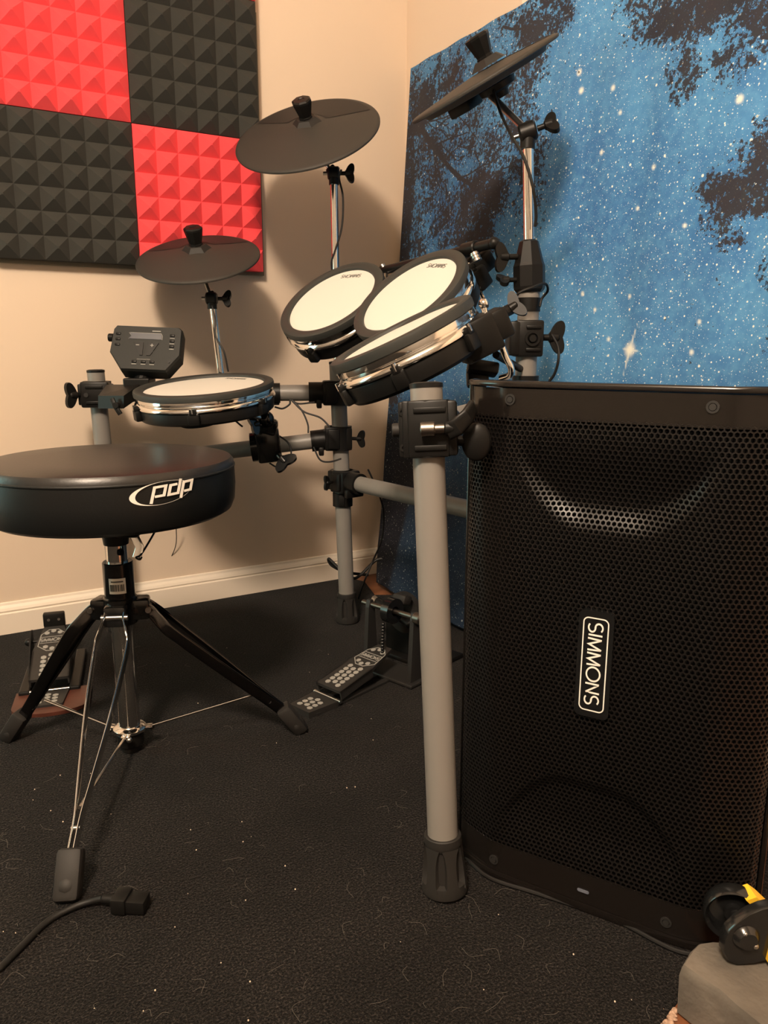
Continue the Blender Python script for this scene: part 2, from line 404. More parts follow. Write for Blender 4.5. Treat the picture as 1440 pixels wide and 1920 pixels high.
# ------------------------------------------------------------------ acoustic foam
XC, ZC, T = -0.7475, 1.1490, 0.305       # the crossing of the four panels
mb = MB().box((XC, -0.006, ZC + 0.01), (2 * T + 0.018, 0.012, 2 * T + 0.012 - 0.04 + 0.04))
mbo = MB().box((XC + 0.004, -0.0055, ZC - 0.010), (2 * T + 0.014, 0.011, 2 * T - 0.006))
tag(mbo.build('backing_board', M_board, smooth=False), 'thin grey backing board behind the pyramid foam panels', 'board')
def foam(i, j, m, label):
    x0 = XC + i * T + 0.0008; z0 = ZC + j * T + 0.0008; w = T - 0.0016
    o = MB(); n = 6; c = w / n; yb = -0.0115; y1 = -0.035; y2 = -0.0545
    vs = []; fs = []
    for a in range(n + 1):
        for b in range(n + 1): vs.append((x0 + a * c, y1, z0 + b * c))
    for a in range(n):
        for b in range(n):
            q = [a * (n + 1) + b, (a + 1) * (n + 1) + b, (a + 1) * (n + 1) + b + 1, a * (n + 1) + b + 1]
            cx, cz = x0 + (a + .5) * c, z0 + (b + .5) * c; t = 0.0018; k = len(vs)
            vs += [(cx - t, y2, cz - t), (cx + t, y2, cz - t), (cx + t, y2, cz + t), (cx - t, y2, cz + t)]
            for e in range(4): fs.append((q[e], q[(e + 1) % 4], k + (e + 1) % 4, k + e))
            fs.append((k, k + 1, k + 2, k + 3))
    o.add(vs, fs)
    o.add([(x0, yb, z0), (x0 + w, yb, z0), (x0 + w, yb, z0 + w), (x0, yb, z0 + w), (x0, y1, z0), (x0 + w, y1, z0), (x0 + w, y1, z0 + w), (x0, y1, z0 + w)],
          [(0, 1, 2, 3), (0, 4, 5, 1), (1, 5, 6, 2), (2, 6, 7, 3), (3, 7, 4, 0)])
    ob = o.build('foam_panel', m, smooth=False, fixn=False)
    bm = bmesh.new(); bm.from_mesh(ob.data); bmesh.ops.remove_doubles(bm, verts=bm.verts[:], dist=2e-5); bmesh.ops.recalc_face_normals(bm, faces=bm.faces[:]); bm.to_mesh(ob.data); bm.free()
    tag(ob, label, 'acoustic panel', 'pyramid foam panels on the left wall')
foam(-1, 0, M_fred, 'red pyramid foam panel at the upper left, left of the black one')
foam(0, 0, M_fblk, 'black pyramid foam panel right of the upper red one, above the lower red one')
foam(-1, -1, M_fblk, 'black pyramid foam panel at the lower left, below the upper red one')
foam(0, -1, M_fred, 'red pyramid foam panel at the lower right, behind the two cymbals')
foam(0, 1, M_fred, 'red foam panel of which only a sliver shows above the upper black one')

# ------------------------------------------------------------------ tapestry
def tapestry():
    ny, nz = 420, 430
    W, H = 1.36, 1.385
    s = np.linspace(0, 1, ny); t = np.linspace(0, 1, nz)
    S, Tt = np.meshgrid(s, t, indexing='ij')
    Z = 1.385 - Tt * (1.385 - 0.012)
    zk = [0.0, 0.10, 0.343, 0.586, 0.892, 1.156, 1.385]
    xk = [-0.176, -0.150, -0.088, -0.061, -0.036, -0.020, -0.006]
    yk = [-0.140, -0.095, -0.035, -0.030, -0.030, -0.030, -0.030]
    Xb = np.interp(Z, zk, xk); Yl = np.interp(Z, zk, yk)
    Y = Yl - S * W * 1.0
    X = Xb - 0.004 * np.sin(Y * 21 + Z * 3) * (1.4 - Z) - 0.002 * np.sin(Y * 47 + 1)
    X = X + np.clip(S * 0.02, 0, 0.02) * 0
    X = np.minimum(X, np.where(Z > 1.0, -0.0025, -0.017))
    vs = np.stack([X, Y, Z], -1).reshape(-1, 3)
    me = bpy.data.meshes.new('tapestry')
    idx = np.arange(ny * nz).reshape(ny, nz)
    q = np.stack([idx[:-1, :-1], idx[1:, :-1], idx[1:, 1:], idx[:-1, 1:]], -1).reshape(-1, 4)
    me.vertices.add(len(vs)); me.vertices.foreach_set('co', vs.ravel())
    me.loops.add(q.size); me.loops.foreach_set('vertex_index', q.ravel().astype(np.int32))
    me.polygons.add(len(q)); me.polygons.foreach_set('loop_start', (np.arange(len(q)) * 4).astype(np.int32))
    me.polygons.foreach_set('loop_total', np.full(len(q), 4, np.int32)); me.update(calc_edges=True); me.validate()
    y, z = vs[:, 1], vs[:, 2]
    tree = np.zeros(len(vs))
    def blob(cy, cz, ry, rz, amp=0.85, ang=0):
        a = math.radians(ang); dy = (y - cy) * math.cos(a) + (z - cz) * math.sin(a); dz = -(y - cy) * math.sin(a) + (z - cz) * math.cos(a)
        d = np.sqrt((dy / ry) ** 2 + (dz / rz) ** 2)
        tree[:] = np.maximum(tree, amp * np.clip(1.25 - d * d, 0, 1))
    # left trees
    blob(-0.045, 1.00, 0.055, 0.42, 0.85); blob(-0.10, 1.27, 0.09, 0.10, 0.8); blob(-0.03, 0.62, 0.08, 0.2, 0.9)
    blob(-0.20, 1.30, 0.12, 0.08, 0.62); blob(-0.15, 1.12, 0.11, 0.10, 0.58); blob(-0.26, 0.97, 0.12, 0.12, 0.62); blob(-0.38, 1.00, 0.13, 0.10, 0.72)
    blob(-0.36, 0.90, 0.10, 0.07, 0.80); blob(-0.30, 1.14, 0.15, 0.10, 0.46); blob(-0.48, 1.10, 0.13, 0.10, 0.52); blob(-0.50, 1.23, 0.10, 0.12, 0.55)
    blob(-0.55, 1.33, 0.12, 0.07, 0.70); blob(-0.56, 1.05, 0.06, 0.08, 0.48); blob(-0.58, 0.94, 0.05, 0.05, 0.40); blob(-0.27, 0.83, 0.07, 0.05, 0.7); blob(-0.13, 0.80, 0.10, 0.06, 0.5)
    blob(-0.09, 0.93, 0.09, 0.17, 0.55); blob(-0.10, 1.16, 0.12, 0.2, 0.5)
    base_ = 0.40 * np.clip((0.62 + y) / 0.12, 0, 1) * np.clip((z - 0.80) / 0.12, 0, 1)
    tree[:] = np.maximum(np.where(tree > 0.02, tree + 0.06, tree), base_)
    # upper right trees
    blob(-0.86, 1.28, 0.12, 0.05, 0.62); blob(-0.98, 1.23, 0.20, 0.075, 0.88); blob(-1.15, 1.17, 0.16, 0.09, 0.9); blob(-0.94, 1.12, 0.05, 0.06, 0.72); blob(-1.04, 1.12, 0.07, 0.05, 0.6)
    # right tree
    blob(-1.16, 0.93, 0.13, 0.09, 0.86, 0); blob(-1.08, 0.90, 0.10, 0.045, 0.82, 15); blob(-1.04, 0.86, 0.05, 0.035, 0.6); blob(-1.25, 1.0, 0.12, 0.12, 0.9); blob(-1.07, 0.83, 0.05, 0.02, 0.45)
    blob(-1.19, 0.78, 0.07, 0.05, 0.75); blob(-1.20, 0.67, 0.05, 0.05, 0.6)
    # dark lower left part of the print
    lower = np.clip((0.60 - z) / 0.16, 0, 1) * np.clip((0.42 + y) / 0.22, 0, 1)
    br = np.zeros(len(vs))
    def seg(p, q_, w):
        p = np.array(p); q_ = np.array(q_); d = q_ - p; L2 = d @ d
        tt = np.clip(((y - p[0]) * d[0] + (z - p[1]) * d[1]) / L2, 0, 1)
        dist = np.hypot(y - p[0] - tt * d[0], z - p[1] - tt * d[1])
        np.maximum(br, np.clip(1.25 - dist / w, 0, 1), out=br)
    rnd = random.Random(11)
    def grow(p, a, L, w, depth):
        n = 5; pts = [p]
        for i in range(n):
            a += rnd.uniform(-0.22, 0.22); p = (p[0] + math.cos(a) * L / n, p[1] + math.sin(a) * L / n); pts.append(p)
        for i in range(n): seg(pts[i], pts[i + 1], w * (1 - 0.5 * i / n))
        if depth > 0:
            for i in range(1, n + 1):
                if rnd.random() < 0.8: grow(pts[i], a + rnd.choice((-1, 1)) * rnd.uniform(0.35, 0.9), L * rnd.uniform(0.45, 0.7), max(0.0020, w * 0.55), depth - 1)
    trunk = [(-0.055, 1.262), (-0.10, 1.225), (-0.16, 1.165), (-0.22, 1.115), (-0.29, 1.065), (-0.37, 1.025)]
    for i in range(5): seg(trunk[i], trunk[i + 1], 0.0135 - 0.0018 * i)
    for i in range(1, 6):
        grow(trunk[i], math.radians(182 + rnd.uniform(-25, 10)), 0.16, 0.0030, 2)
        grow(trunk[i], math.radians(262 + rnd.uniform(-20, 20)), 0.11, 0.0026, 2)
    grow((-0.42, 1.36), math.radians(215), 0.16, 0.004, 1)
    grow((-0.03, 1.17), math.radians(185), 0.15, 0.003, 1)
    # named bright stars
    star = np.zeros(len(vs))
    for sy, sz, r in ((-0.892, 0.654, .019), (-0.68, 1.193, .009), (-0.69, 1.157, .009), (-0.776, 1.139, .008), (-1.057, 1.048, .010), (-0.761, 1.028, .007), (-0.895, 0.976, .007), (-0.865, 0.91, .006),
                      (-0.978, 0.865, .006), (-0.747, 0.764, .0065), (-0.788, 0.731, .006), (-0.873, 0.752, .006), (-0.832, 0.674, .006), (-1.026, 0.65, .007), (-1.034, 0.701, .006), (-0.161, 0.954, .005), (-1.10, 1.10, .006), (-0.80, 1.09, .006)):
        d = np.hypot(y - sy, z - sz); np.maximum(star, np.clip(1.45 - d / (r * 0.62), 0, 1), out=star)
    for dy, dz in ((0.010, -0.055), (-0.012, 0.05), (0.03, 0.004), (-0.03, -0.004)):
        p = np.array((-0.892, 0.654)); d = np.array((dy, dz)); tt = np.clip(((y - p[0]) * dy + (z - p[1]) * dz) / (d @ d), 0, 1)
        dist = np.hypot(y - p[0] - tt * dy, z - p[1] - tt * dz)
        np.maximum(star, np.clip(1.3 - dist / (0.0035 * (1.05 - tt)), 0, 1) * (1 - 0.5 * tt), out=star)
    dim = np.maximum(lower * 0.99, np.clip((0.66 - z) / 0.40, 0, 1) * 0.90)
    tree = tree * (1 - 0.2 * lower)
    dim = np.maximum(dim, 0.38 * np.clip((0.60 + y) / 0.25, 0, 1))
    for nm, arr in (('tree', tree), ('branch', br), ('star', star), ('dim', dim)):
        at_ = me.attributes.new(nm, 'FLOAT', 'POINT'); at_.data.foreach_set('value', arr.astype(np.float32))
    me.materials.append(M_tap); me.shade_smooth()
    o = bpy.data.objects.new('tapestry', me); COL.objects.link(o)
    so = o.modifiers.new('cloth', 'SOLIDIFY'); so.thickness = 0.0015; so.offset = 0
    tag(o, 'wall tapestry printed with a blue starry night sky and dark tree silhouettes', 'tapestry')
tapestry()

# ------------------------------------------------------------------ hardware pieces shared by the rack
def wing(mb, P, d, size=1.0, up=(0, 0, 1), shaft=0.02):
    """wing bolt: shaft along d, boss, two-lobed flat wing"""
    P = V(P); d = V(d).normalized(); s = size
    mb.cyl(P, P + d * shaft * s, 0.005 * s, n=12)
    c = P + d * shaft * s
    mb.cyl(c, c + d * 0.016 * s, 0.0085 * s, 0.007 * s, n=14, bev=0.002 * s)
    M = frame(c + d * 0.010 * s, V(d).cross(V(up)) if abs(V(d).normalized().dot(V(up).normalized())) < 0.95 else V(d).cross(V((1, 0, 0))), d)
    # lobes in the (d, up) plane
    poly = []
    for a in range(0, 361, 15):
        t = math.radians(a); r = 0.019 + 0.006 * abs(math.sin(t)) ** 1.5
        poly.append((0.55 * r * math.cos(t) * s + 0.007 * s * abs(math.sin(t)), r * math.sin(t) * s))
    mb.prism(poly[:-1], -0.0042 * s, 0.0042 * s, M)
def clamp(parent, P, axis, side, L=0.055, w=0.054, wingd=None, name='clamp', bolt=True, label=None, ws=1.0):
    """split rack clamp: barrel round the tube plus block with slots and a wing bolt"""
    P = V(P); axis = V(axis).normalized(); side = V(side); side = (side - axis * side.dot(axis)).normalized()
    m = MB(); m.ring(P - axis * L / 2, P + axis * L / 2, w / 2, 0.0187)
    Mx = frame(P, axis, side)
    m.box((w * 0.36, 0, 0), (w * 0.62, w * 0.98, L), Mx, 0.004)
    m.box((-w * 0.28, 0, 0), (w * 0.42, w * 0.86, L * 0.92), Mx, 0.004)
    for k in (-1, 1):
        m.box((w * 0.30, k * w * 0.53, 0), (w * 0.5, w * 0.14, L * 0.82), Mx, 0.003)
        m.box((w * 0.69, 0, k * L * 0.30), (0.004, w * 0.6, L * 0.12), Mx, 0.001)
    o = m.build(name, M_blk, parent)
    for k in (-1, 1):
        MB().cyl(Mx @ V((w * 0.66, k * w * 0.28, -k * 0.0)), Mx @ V((w * 0.72, k * w * 0.28, 0)), 0.005, n=12).build('bolt', M_rub, o)
    if wingd is not None:
        g = MB(); d = V(wingd).normalized(); wing(g, P + d * w * 0.5, d, ws, axis); g.build('wing_bolt', M_blk, o)
    return o

# ------------------------------------------------------------------ drum rack
P1b, P1t = V((-0.714, -1.247, 0.0)), V((-0.711, -1.186, 0.616))
P2b, P2t = V((-0.375, -0.345, 0.0)), V((-0.392, -0.338, 0.625))
P3b, P3t = V((-0.866, -0.120, 0.0)), V((-0.879, -0.118, 0.607))
P4b, P4t = V((-0.290, -0.866, 0.0)), V((-0.284, -0.862, 0.757))
RT = 0.0186
rack = thing('drum_rack', 'grey tubular drum rack with black clamps holding the electronic drum kit', 'drum rack', (-0.55, -0.6, 0))
def post(b, t):
    o = MB().cyl(b + (t - b) * 0.05, t, RT, n=36).build('post', M_grey, rack)
    MB().lathe([(0, 0.0025), (RT * 0.75, 0.0025), (RT + 0.0006, 0.001), (RT + 0.0006, -0.004), (0, -0.004)], frame(t, t - b), 32).build('end_cap', M_blk, o)
    d = (t - b).normalized(); f = MB(); H = 0.074; Mx = frame(b, d)
    f.lathe([(0.0, 0.0), (0.0255, 0.0), (0.0280, 0.003), (0.0284, 0.010), (0.0275, 0.0165), (0.0205, 0.0185), (0.0195, H - 0.016), (0.0222, H - 0.013), (0.0232, H - 0.008), (0.0226, H), (0.0215, H + 0.001), (0.0188, H + 0.001)], Mx, 48)
    for k in range(6):
        R2 = Mx @ Matrix.Rotation(math.radians(60 * k + 18), 4, 'Z'); vs = []; fs = []
        lv = [(0.012, 0.0278, 0.0105), (0.020, 0.0272, 0.0070), (0.034, 0.0258, 0.0062), (0.046, 0.0246, 0.0064), (H - 0.018, 0.0236, 0.0078), (H - 0.010, 0.0228, 0.0105)]
        for z_, ro, hw in lv: vs += [(0.0185, -hw, z_), (ro * 0.97, -hw, z_), (ro, 0, z_), (ro * 0.97, hw, z_), (0.0185, hw, z_)]
        for l in range(len(lv) - 1):
            for q in range(4): fs.append((l * 5 + q, l * 5 + q + 1, l * 5 + q + 6, l * 5 + q + 5))
        f.add(vs, fs, R2)
    f.build('rubber_foot', M_rub, o)
    return o
for b_, t_ in ((P1b, P1t), (P2b, P2t), (P3b, P3t), (P4b, P4t)): post(b_, t_)
def onpost(b, t, z): return b + (t - b) * (z / t.z)
def bar(p, q): return MB().cyl(p, q, RT * 0.98, n=32).build('crossbar', M_grey, rack)
u2 = onpost(P2b, P2t, 0.556); u3 = onpost(P3b, P3t, 0.556); bar(u2, u3)
l2 = onpost(P2b, P2t, 0.452); l3 = onpost(P3b, P3t, 0.395); bar(l2, l3)
g2 = onpost(P2b, P2t, 0.352); g4 = onpost(P4b, P4t, 0.345); bar(g2, g4)
g1 = onpost(P1b, P1t, 0.565); g4u = onpost(P4b, P4t, 0.565); bar(g1, g4u)
# clamps on the rear left post
d23 = (u3 - u2).normalized(); d24 = (g4 - g2).normalized(); UP = V((0, 0, 1))
clamp(rack, u2, UP, d23, wingd=None); clamp(rack, l2, UP, d23, wingd=(0.6, -0.8, 0), ws=0.8)
clamp(rack, g2, UP, d24, L=0.05, wingd=(-0.9, -0.3, 0), ws=0.7)
for p, d in ((u2, d23), (l2, (l3 - l2).normalized()), (g2, d24)):
    s = MB(); s.ring(p + d * 0.022, p + d * 0.068, 0.0245, 0.0184); s.box((0, 0, 0), (0.012, 0.05, 0.02), frame(p + d * 0.045 + V((0, 0, -0.024)), (0, 0, 1), d), 0.003); s.build('sleeve', M_blk, rack)
s = MB(); q = onpost(P2b, P2t, 0.307); s.ring(q + V((0, 0, -0.016)), q + V((0, 0, 0.016)), 0.0235, 0.0184); s.box((0.018, 0, 0), (0.016, 0.014, 0.028), frame(q, UP, (-0.5, -0.8, 0)), 0.002); s.build('memory_lock', M_blk, rack)
s = MB(); q = u2 + d23 * 0.145; s.ring(q - d23 * 0.012, q + d23 * 0.012, 0.0225, 0.0184); s.box((0.02, 0, 0), (0.014, 0.012, 0.02), frame(q, d23, (0, 0, -1)), 0.002); s.build('memory_lock', M_blk, rack)
# clamp on the near left post (module side)
clamp(rack, u3, UP, (-0.35, -0.93, 0), w=0.060, L=0.056, wingd=(-0.9, -0.4, 0), ws=1.1)
clamp(rack, l3, UP, (0.9, 0.1, 0))
# clamp on the front post, large in view
P1c = onpost(P1b, P1t, 0.566)
tow4 = (g4u - g1).normalized()
pc = MB(); Mx = frame(P1c, (P1t - P1b), (0.80, -0.60, 0))      # x = to the right in view, y = away
L = 0.064
pc.ring(P1c - (P1t - P1b).normalized() * L / 2, P1c + (P1t - P1b).normalized() * L / 2, 0.0255, 0.0188)
pc.box((0.002, -0.018, 0), (0.046, 0.016, L), Mx, 0.003)
pc.box((0.004, 0.0215, 0), (0.050, 0.012, L), Mx, 0.003)
pc.box((0.027, 0.0, 0.0), (0.014, 0.048, L * 0.96), Mx, 0.003)
for k in (-1, 1): pc.box((-0.0225, 0.004 * k - 0.012 * (k < 0), 0), (0.010, 0.010, L * 1.0), Mx, 0.002)
pc.box((-0.0265, -0.014, 0), (0.011, 0.008, L * 0.98), Mx, 0.003)
for k in (-1, 1):
    pc.box((0.004, -0.0270, k * 0.021), (0.036, 0.003, 0.006), Mx, 0.001)
    pc.ring(Mx @ V((-0.0268, -0.0198, k * 0.020)), Mx @ V((-0.0268, -0.0178, k * 0.020)), 0.0045, 0.0022, 14)
pco = pc.build('clamp', M_blk, rack)
b = MB(); b.cyl(Mx @ V((-0.040, -0.008, 0)), Mx @ V((-0.026, -0.008, 0)), 0.0080, n=20, bev=0.001); b.build('clamp_bolt', M_rub, pco); b = MB()
b.cyl(Mx @ V((-0.006, -0.034, 0)), Mx @ V((0.010, -0.034, 0)), 0.0082, n=20, bev=0.001); b.cyl(Mx @ V((0.010, -0.034, 0)), Mx @ V((0.024, -0.034, 0)), 0.0055, n=16)
b.build('clamp_bolt', M_bolt, pco)
w_ = MB(); w_.cyl(Mx @ V((0.020, -0.034, 0)), Mx @ V((0.032, -0.034, 0)), 0.008, n=14, bev=0.002)
w_.strip([Mx @ V((0.024, -0.036, -0.003)), Mx @ V((0.034, -0.040, 0.001)), Mx @ V((0.046, -0.036, 0.012)), Mx @ V((0.052, -0.026, 0.022))], UP, 0.020, 0.007)
w_.build('wing_bolt', M_blk, pco)
k_ = MB(); kc = Mx @ V((0.055, -0.014, -0.017)); k_.cyl(Mx @ V((0.030, -0.010, -0.014)), kc, 0.006, n=14); k_.sphere((0, 0, 0), 0.0175, (0.95, 0.42, 1.25), frame(kc, UP, (0.80, -0.60, 0)), 20, 14); k_.build('knob', M_blk, pco)
s = MB(); s.ring(g1 + tow4 * 0.026, g1 + tow4 * 0.062, 0.0245, 0.0184); s.build('sleeve', M_blk, pco)
# clamps on the rear right post
P4c = onpost(P4b, P4t, 0.673)
cl = MB(); vdir = (CW - P4c); vdir.z = 0; vdir.normalize(); rdir = V((-vdir.y, vdir.x, 0)) ; rdir = V((0.862, -0.507, 0))
Mx = frame(P4c, UP, rdir)
cl.box((0, -0.002, 0), (0.048, 0.050, 0.062), Mx, 0.004); cl.box((-0.026, 0.0, 0.0), (0.018, 0.058, 0.058), Mx, 0.004)
for k in (-1, 1): cl.box((0.006, -0.0285, k * 0.019), (0.026, 0.004, 0.006), Mx, 0.0015)
cl.ring(Mx @ V((0.004, -0.0275, 0)), Mx @ V((0.004, -0.031, 0)), 0.013, 0.009); cl.cyl(Mx @ V((0.004, -0.026, 0)), Mx @ V((0.004, -0.033, 0)), 0.008, 0.006, n=16)
co_ = cl.build('clamp', M_blk, rack)
w_ = MB(); wing(w_, Mx @ V((0.024, 0.0, 0.002)), rdir, 1.15, UP, 0.012); w_.build('wing_bolt', M_blk, co_)
s = MB(); q = onpost(P4b, P4t, 0.719); s.ring(q, q + V((0, 0, 0.023)), 0.0205, 0.0180); s.build('band', M_blk, rack)
clamp(rack, g4u, UP, (g1 - g4u), L=0.05); clamp(rack, g4, UP, (g2 - g4), L=0.05)
s = MB(); q = onpost(P4b, P4t, 0.606); s.ring(q + V((0, 0, -0.012)), q + V((0, 0, 0.003)), 0.0235, 0.0184); s.build('memory_lock', M_blk, rack)

# ------------------------------------------------------------------ cymbal arms and pads
def cymbal_arm(label, base, top, r, lock=None, tip=None, tilt_at=None, wdir=None, cab=None):
    o = thing('cymbal_stand', label, 'cymbal stand', base, 'chrome cymbal stands on the rack')
    pole = MB().cyl(base, top, r, n=28).build('pole', M_chr, o)
    if lock is not None:
        s = MB(); s.ring(lock - UP * 0.010, lock + UP * 0.010, r + 0.007, r); s.box((0, 0, 0), (0.014, 0.012, 0.016), frame(lock + V((-0.016, 0.006, 0)), UP, (1, 0, 0)), 0.002); s.build('memory_lock', M_blk, o)
    return o
def tilter(o, P, tip, wd, size=1.0, rr=0.0045):
    """tilter clamp at P with a thin rod to the pad centre (tip)"""
    m = MB(); d = (V(tip) - V(P)).normalized(); wd = V(wd).normalized()
    m.cyl(V(P) - wd * 0.015 * size, V(P) + wd * 0.014 * size, 0.016 * size, n=26, bev=0.003)
    m.cyl(V(P) - UP * 0.026 * size, V(P), 0.0125 * size, n=20)
    m.box((0, 0, 0), (0.024 * size, 0.020 * size, 0.022 * size), frame(V(P) + d * 0.006, d, wd), 0.004)
    wing(m, V(P) + wd * 0.016 * size, wd, size * 0.95, d, 0.012)
    m.build('tilter', M_blk, o)
    r = MB(); r.cyl(V(P) - d * 0.01, tip, rr, n=14); r.cyl(V(P) - wd * 0.026 * size, V(P) - wd * 0.016 * size, 0.004, n=12); r.build('tilter_rod', M_steel, o)
def cymbal_pad(label, C, n, r, x=None, knob=1.0, box=None, off=None, dome=1.0):
    o = thing('cymbal_pad', label, 'cymbal pad', C, 'black rubber cymbal pads')
    Mx = frame(C, n, x)
    prof = [(0.0, 0.0185 * dome), (0.022, 0.0175 * dome), (0.05, 0.0135 * dome), (r * 0.60, 0.0066 * dome), (r * 0.93, -0.0004), (r * 0.955, -0.0010), (r - 0.001, -0.0028), (r, -0.0046), (r - 0.0005, -0.0075), (r - 0.004, -0.0088), (r * 0.93, -0.0084), (r * 0.84, -0.0090), (r * 0.80, -0.0170), (r * 0.6, -0.0185), (r * 0.3, -0.019), (0, -0.019)]
    MB().lathe(prof, Mx, 96).build('playing_surface', M_cym, o, angle=50)
    # smooth wedge at the far side, a slightly raised segment
    w = MB(); a0, a1 = math.radians(28), math.radians(152); nn = 30
    def zt(rr): return 0.0104 - 0.0118 * (rr / r) ** 1.15
    vs = []; fs = []
    for i in range(nn + 1):
        a = a0 + (a1 - a0) * i / nn
        for rr in (0.30 * r, 0.5 * r, 0.7 * r, 0.92 * r):
            vs.append((rr * math.cos(a), rr * math.sin(a), np.interp(rr, [p[0] for p in prof[:7]], [p[1] for p in prof[:7]]) + 0.0008))
    for i in range(nn):
        for k in range(3): fs.append((i * 4 + k, (i + 1) * 4 + k, (i + 1) * 4 + k + 1, i * 4 + k + 1))
    w.add(vs, fs, Mx); w.build('edge_segment', M_rub, o)
    Mo = Mx
    if off is not None:
        w_ = V(off); w_ = w_ - V(n).normalized() * w_.dot(V(n).normalized()); Mx = Matrix.Translation(w_ - V(n).normalized() * 0.0065 * (1 - dome)) @ Mx
    b = MB()
    hexp = lambda R, z, ph=0: [(R * math.cos(math.radians(60 * k + ph)), R * math.sin(math.radians(60 * k + ph)), z) for k in range(6)]
    vs = hexp(0.035, 0.0140) + hexp(0.022, 0.0260); b.add(vs, [tuple(range(6, 12)), tuple(range(5, -1, -1))] + [(k, (k + 1) % 6, 6 + (k + 1) % 6, 6 + k) for k in range(6)], Mx)
    b.build('bell', M_rub, o, smooth=False)
    k = MB(); Kp = [(0, 0.025), (0.0150, 0.025), (0.0150, 0.029), (0.0140, 0.0295), (0.0140, 0.031), (0.0215 * knob, 0.058), (0.0215 * knob, 0.062), (0.018, 0.0645), (0.008, 0.065), (0.0065, 0.0635), (0, 0.0635)]
    k.lathe(Kp, Mx, 8); k.build('wing_nut', M_blk, o, smooth=False)
    u = MB(); u.lathe([(0, -0.018), (0.034, -0.018), (0.032, -0.028), (0.016, -0.032), (0.014, -0.042), (0, -0.042)], Mx, 32); u.build('underside_hub', M_blk, o)
    if box:
        bx = MB(); bx.box((box[0], box[1], -0.027), (0.050, 0.045, 0.022), Mo, 0.004); bx.build('sensor_box', M_blk, o)
    return o, Mx
# crash
cn = V((-0.468, -0.439, 0.767)); cc = V((-0.4389, -0.2968, 1.1127))
cymbal_pad('large tilted round black cymbal pad on the pole standing in front of the room corner', cc, cn, 0.161, x=(0.75, -0.65, 0), off=(0.010, 0.006, 0))
ctop = at(626, 325, 1.665); cb = P2t + V((0, 0, -0.005))
a_ = cymbal_arm('chrome pole rising behind the left tom and carrying the large tilted cymbal', cb, ctop, 0.0085, lock=cb + (ctop - cb) * 0.33)
tilter(a_, ctop, cc - cn * 0.03, (0.862, -0.507, 0), 0.9)
# hi-hat
hn = V((-0.263, -0.386, 0.884)); hc = V((-0.6550, -0.1803, 0.8552))
cymbal_pad('small black cymbal pad in front of the lower red foam panel', hc, hn, 0.137, x=(0.9, -0.3, 0), knob=0.95)
hbase = u2 + d23 * 0.262 + V((0, 0, 0.018)); htop = at(397, 560, 1.68)
a_ = cymbal_arm('shorter chrome pole below the small cymbal, behind the snare pad', hbase, htop, 0.0078)
tilter(a_, htop, hc - hn * 0.02, (0.862, -0.507, 0), 0.85)
s = MB(); s.ring(hbase - d23 * 0.022 - V((0, 0, 0.018)), hbase + d23 * 0.022 - V((0, 0, 0.018)), 0.026, 0.0186); s.build('base_clamp', M_blk, a_)
# ride
rn = V((-0.534, 0.046, 0.844)).normalized(); rc = CW + (V((-0.2135, -0.6172, 1.1708)) - CW) * 0.905
cymbal_pad('black cymbal pad seen edge-on at the top, in front of the tapestry', rc, rn, 0.1403, x=(0.1, -0.98, 0.25), box=(-0.058, 0.0), off=(0.012, -0.009, 0.010), dome=0.45)
r1 = onpost(P4b, P4t, 0.70); rtop = V((P4t.x + 0.003, P4t.y + 0.002, 1.045)); rtop = at(990, 248, 1.27)
a_ = thing('cymbal_stand', 'tall chrome pole with a wing nut clamp carrying the highest cymbal beside the tapestry', 'cymbal stand', P4t, 'chrome cymbal stands on the rack')
MB().cyl(P4t, rtop, 0.0092, n=28).build('pole', M_chr, a_)
s = MB(); p0 = P4t + V((0, 0, 0.002)); ax = (rtop - P4t).normalized(); Mx = frame(p0, ax, (0.862, -0.507, 0))
s.lathe([(0, -0.008), (0.022, -0.008), (0.0265, -0.003), (0.0275, 0.002), (0.0275, 0.036), (0.0255, 0.041), (0.0165, 0.076), (0.012, 0.079), (0, 0.079)], Mx, 8)
s.build('height_collar', M_blk, a_, smooth=False)
s = MB(); wd = (Mx.to_3x3() @ V((-0.97, -0.2, 0)))
wing(s, Mx @ V((-0.021, -0.005, 0.052)), wd, 1.0, ax, 0.016); s.build('wing_bolt', M_blk, a_)
s = MB(); wing(s, Mx @ V((-0.024, -0.008, 0.014)), wd, 0.8, (0.3, 0.3, 0.2), 0.016); s.build('wing_bolt', M_blk, a_)
tilter(a_, rtop, rc - rn * 0.03, (0.72, -0.62, 0.30), 1.0, 0.0062)

# ------------------------------------------------------------------ drum pads
GLYPH = {
 'S': [arc(0.30, 0.72, 0.27, 0.26, 40, 270, 12) + arc(0.30, 0.24, 0.28, 0.24, 90, -140, 12)],
 'I': [[(0.06, 0.02), (0.06, 0.98)]],
 'M': [[(0.05, 0.0), (0.10, 0.96), (0.42, 0.08), (0.74, 0.96), (0.79, 0.0)]],
 'O': [arc(0.45, 0.5, 0.45, 0.47, 0, 360, 28)],
 'N': [[(0.05, 0.0), (0.05, 0.96), (0.62, 0.04), (0.62, 1.0)]]}
GW = {'S': 0.66, 'I': 0.18, 'M': 0.88, 'O': 0.98, 'N': 0.74}
def write(mb, text, x, y, h, w, mapf, slant=0.0, gap=0.06):
    """pen-stroke lettering; returns the end x"""
    for ch in text:
        for st in GLYPH[ch]:
            mb.stroke([(x + (px_ + slant * py_) * h, y + py_ * h) for px_, py_ in st], w, mapf, sub=h * 0.3)
        x += (GW[ch] + gap) * h
    return x
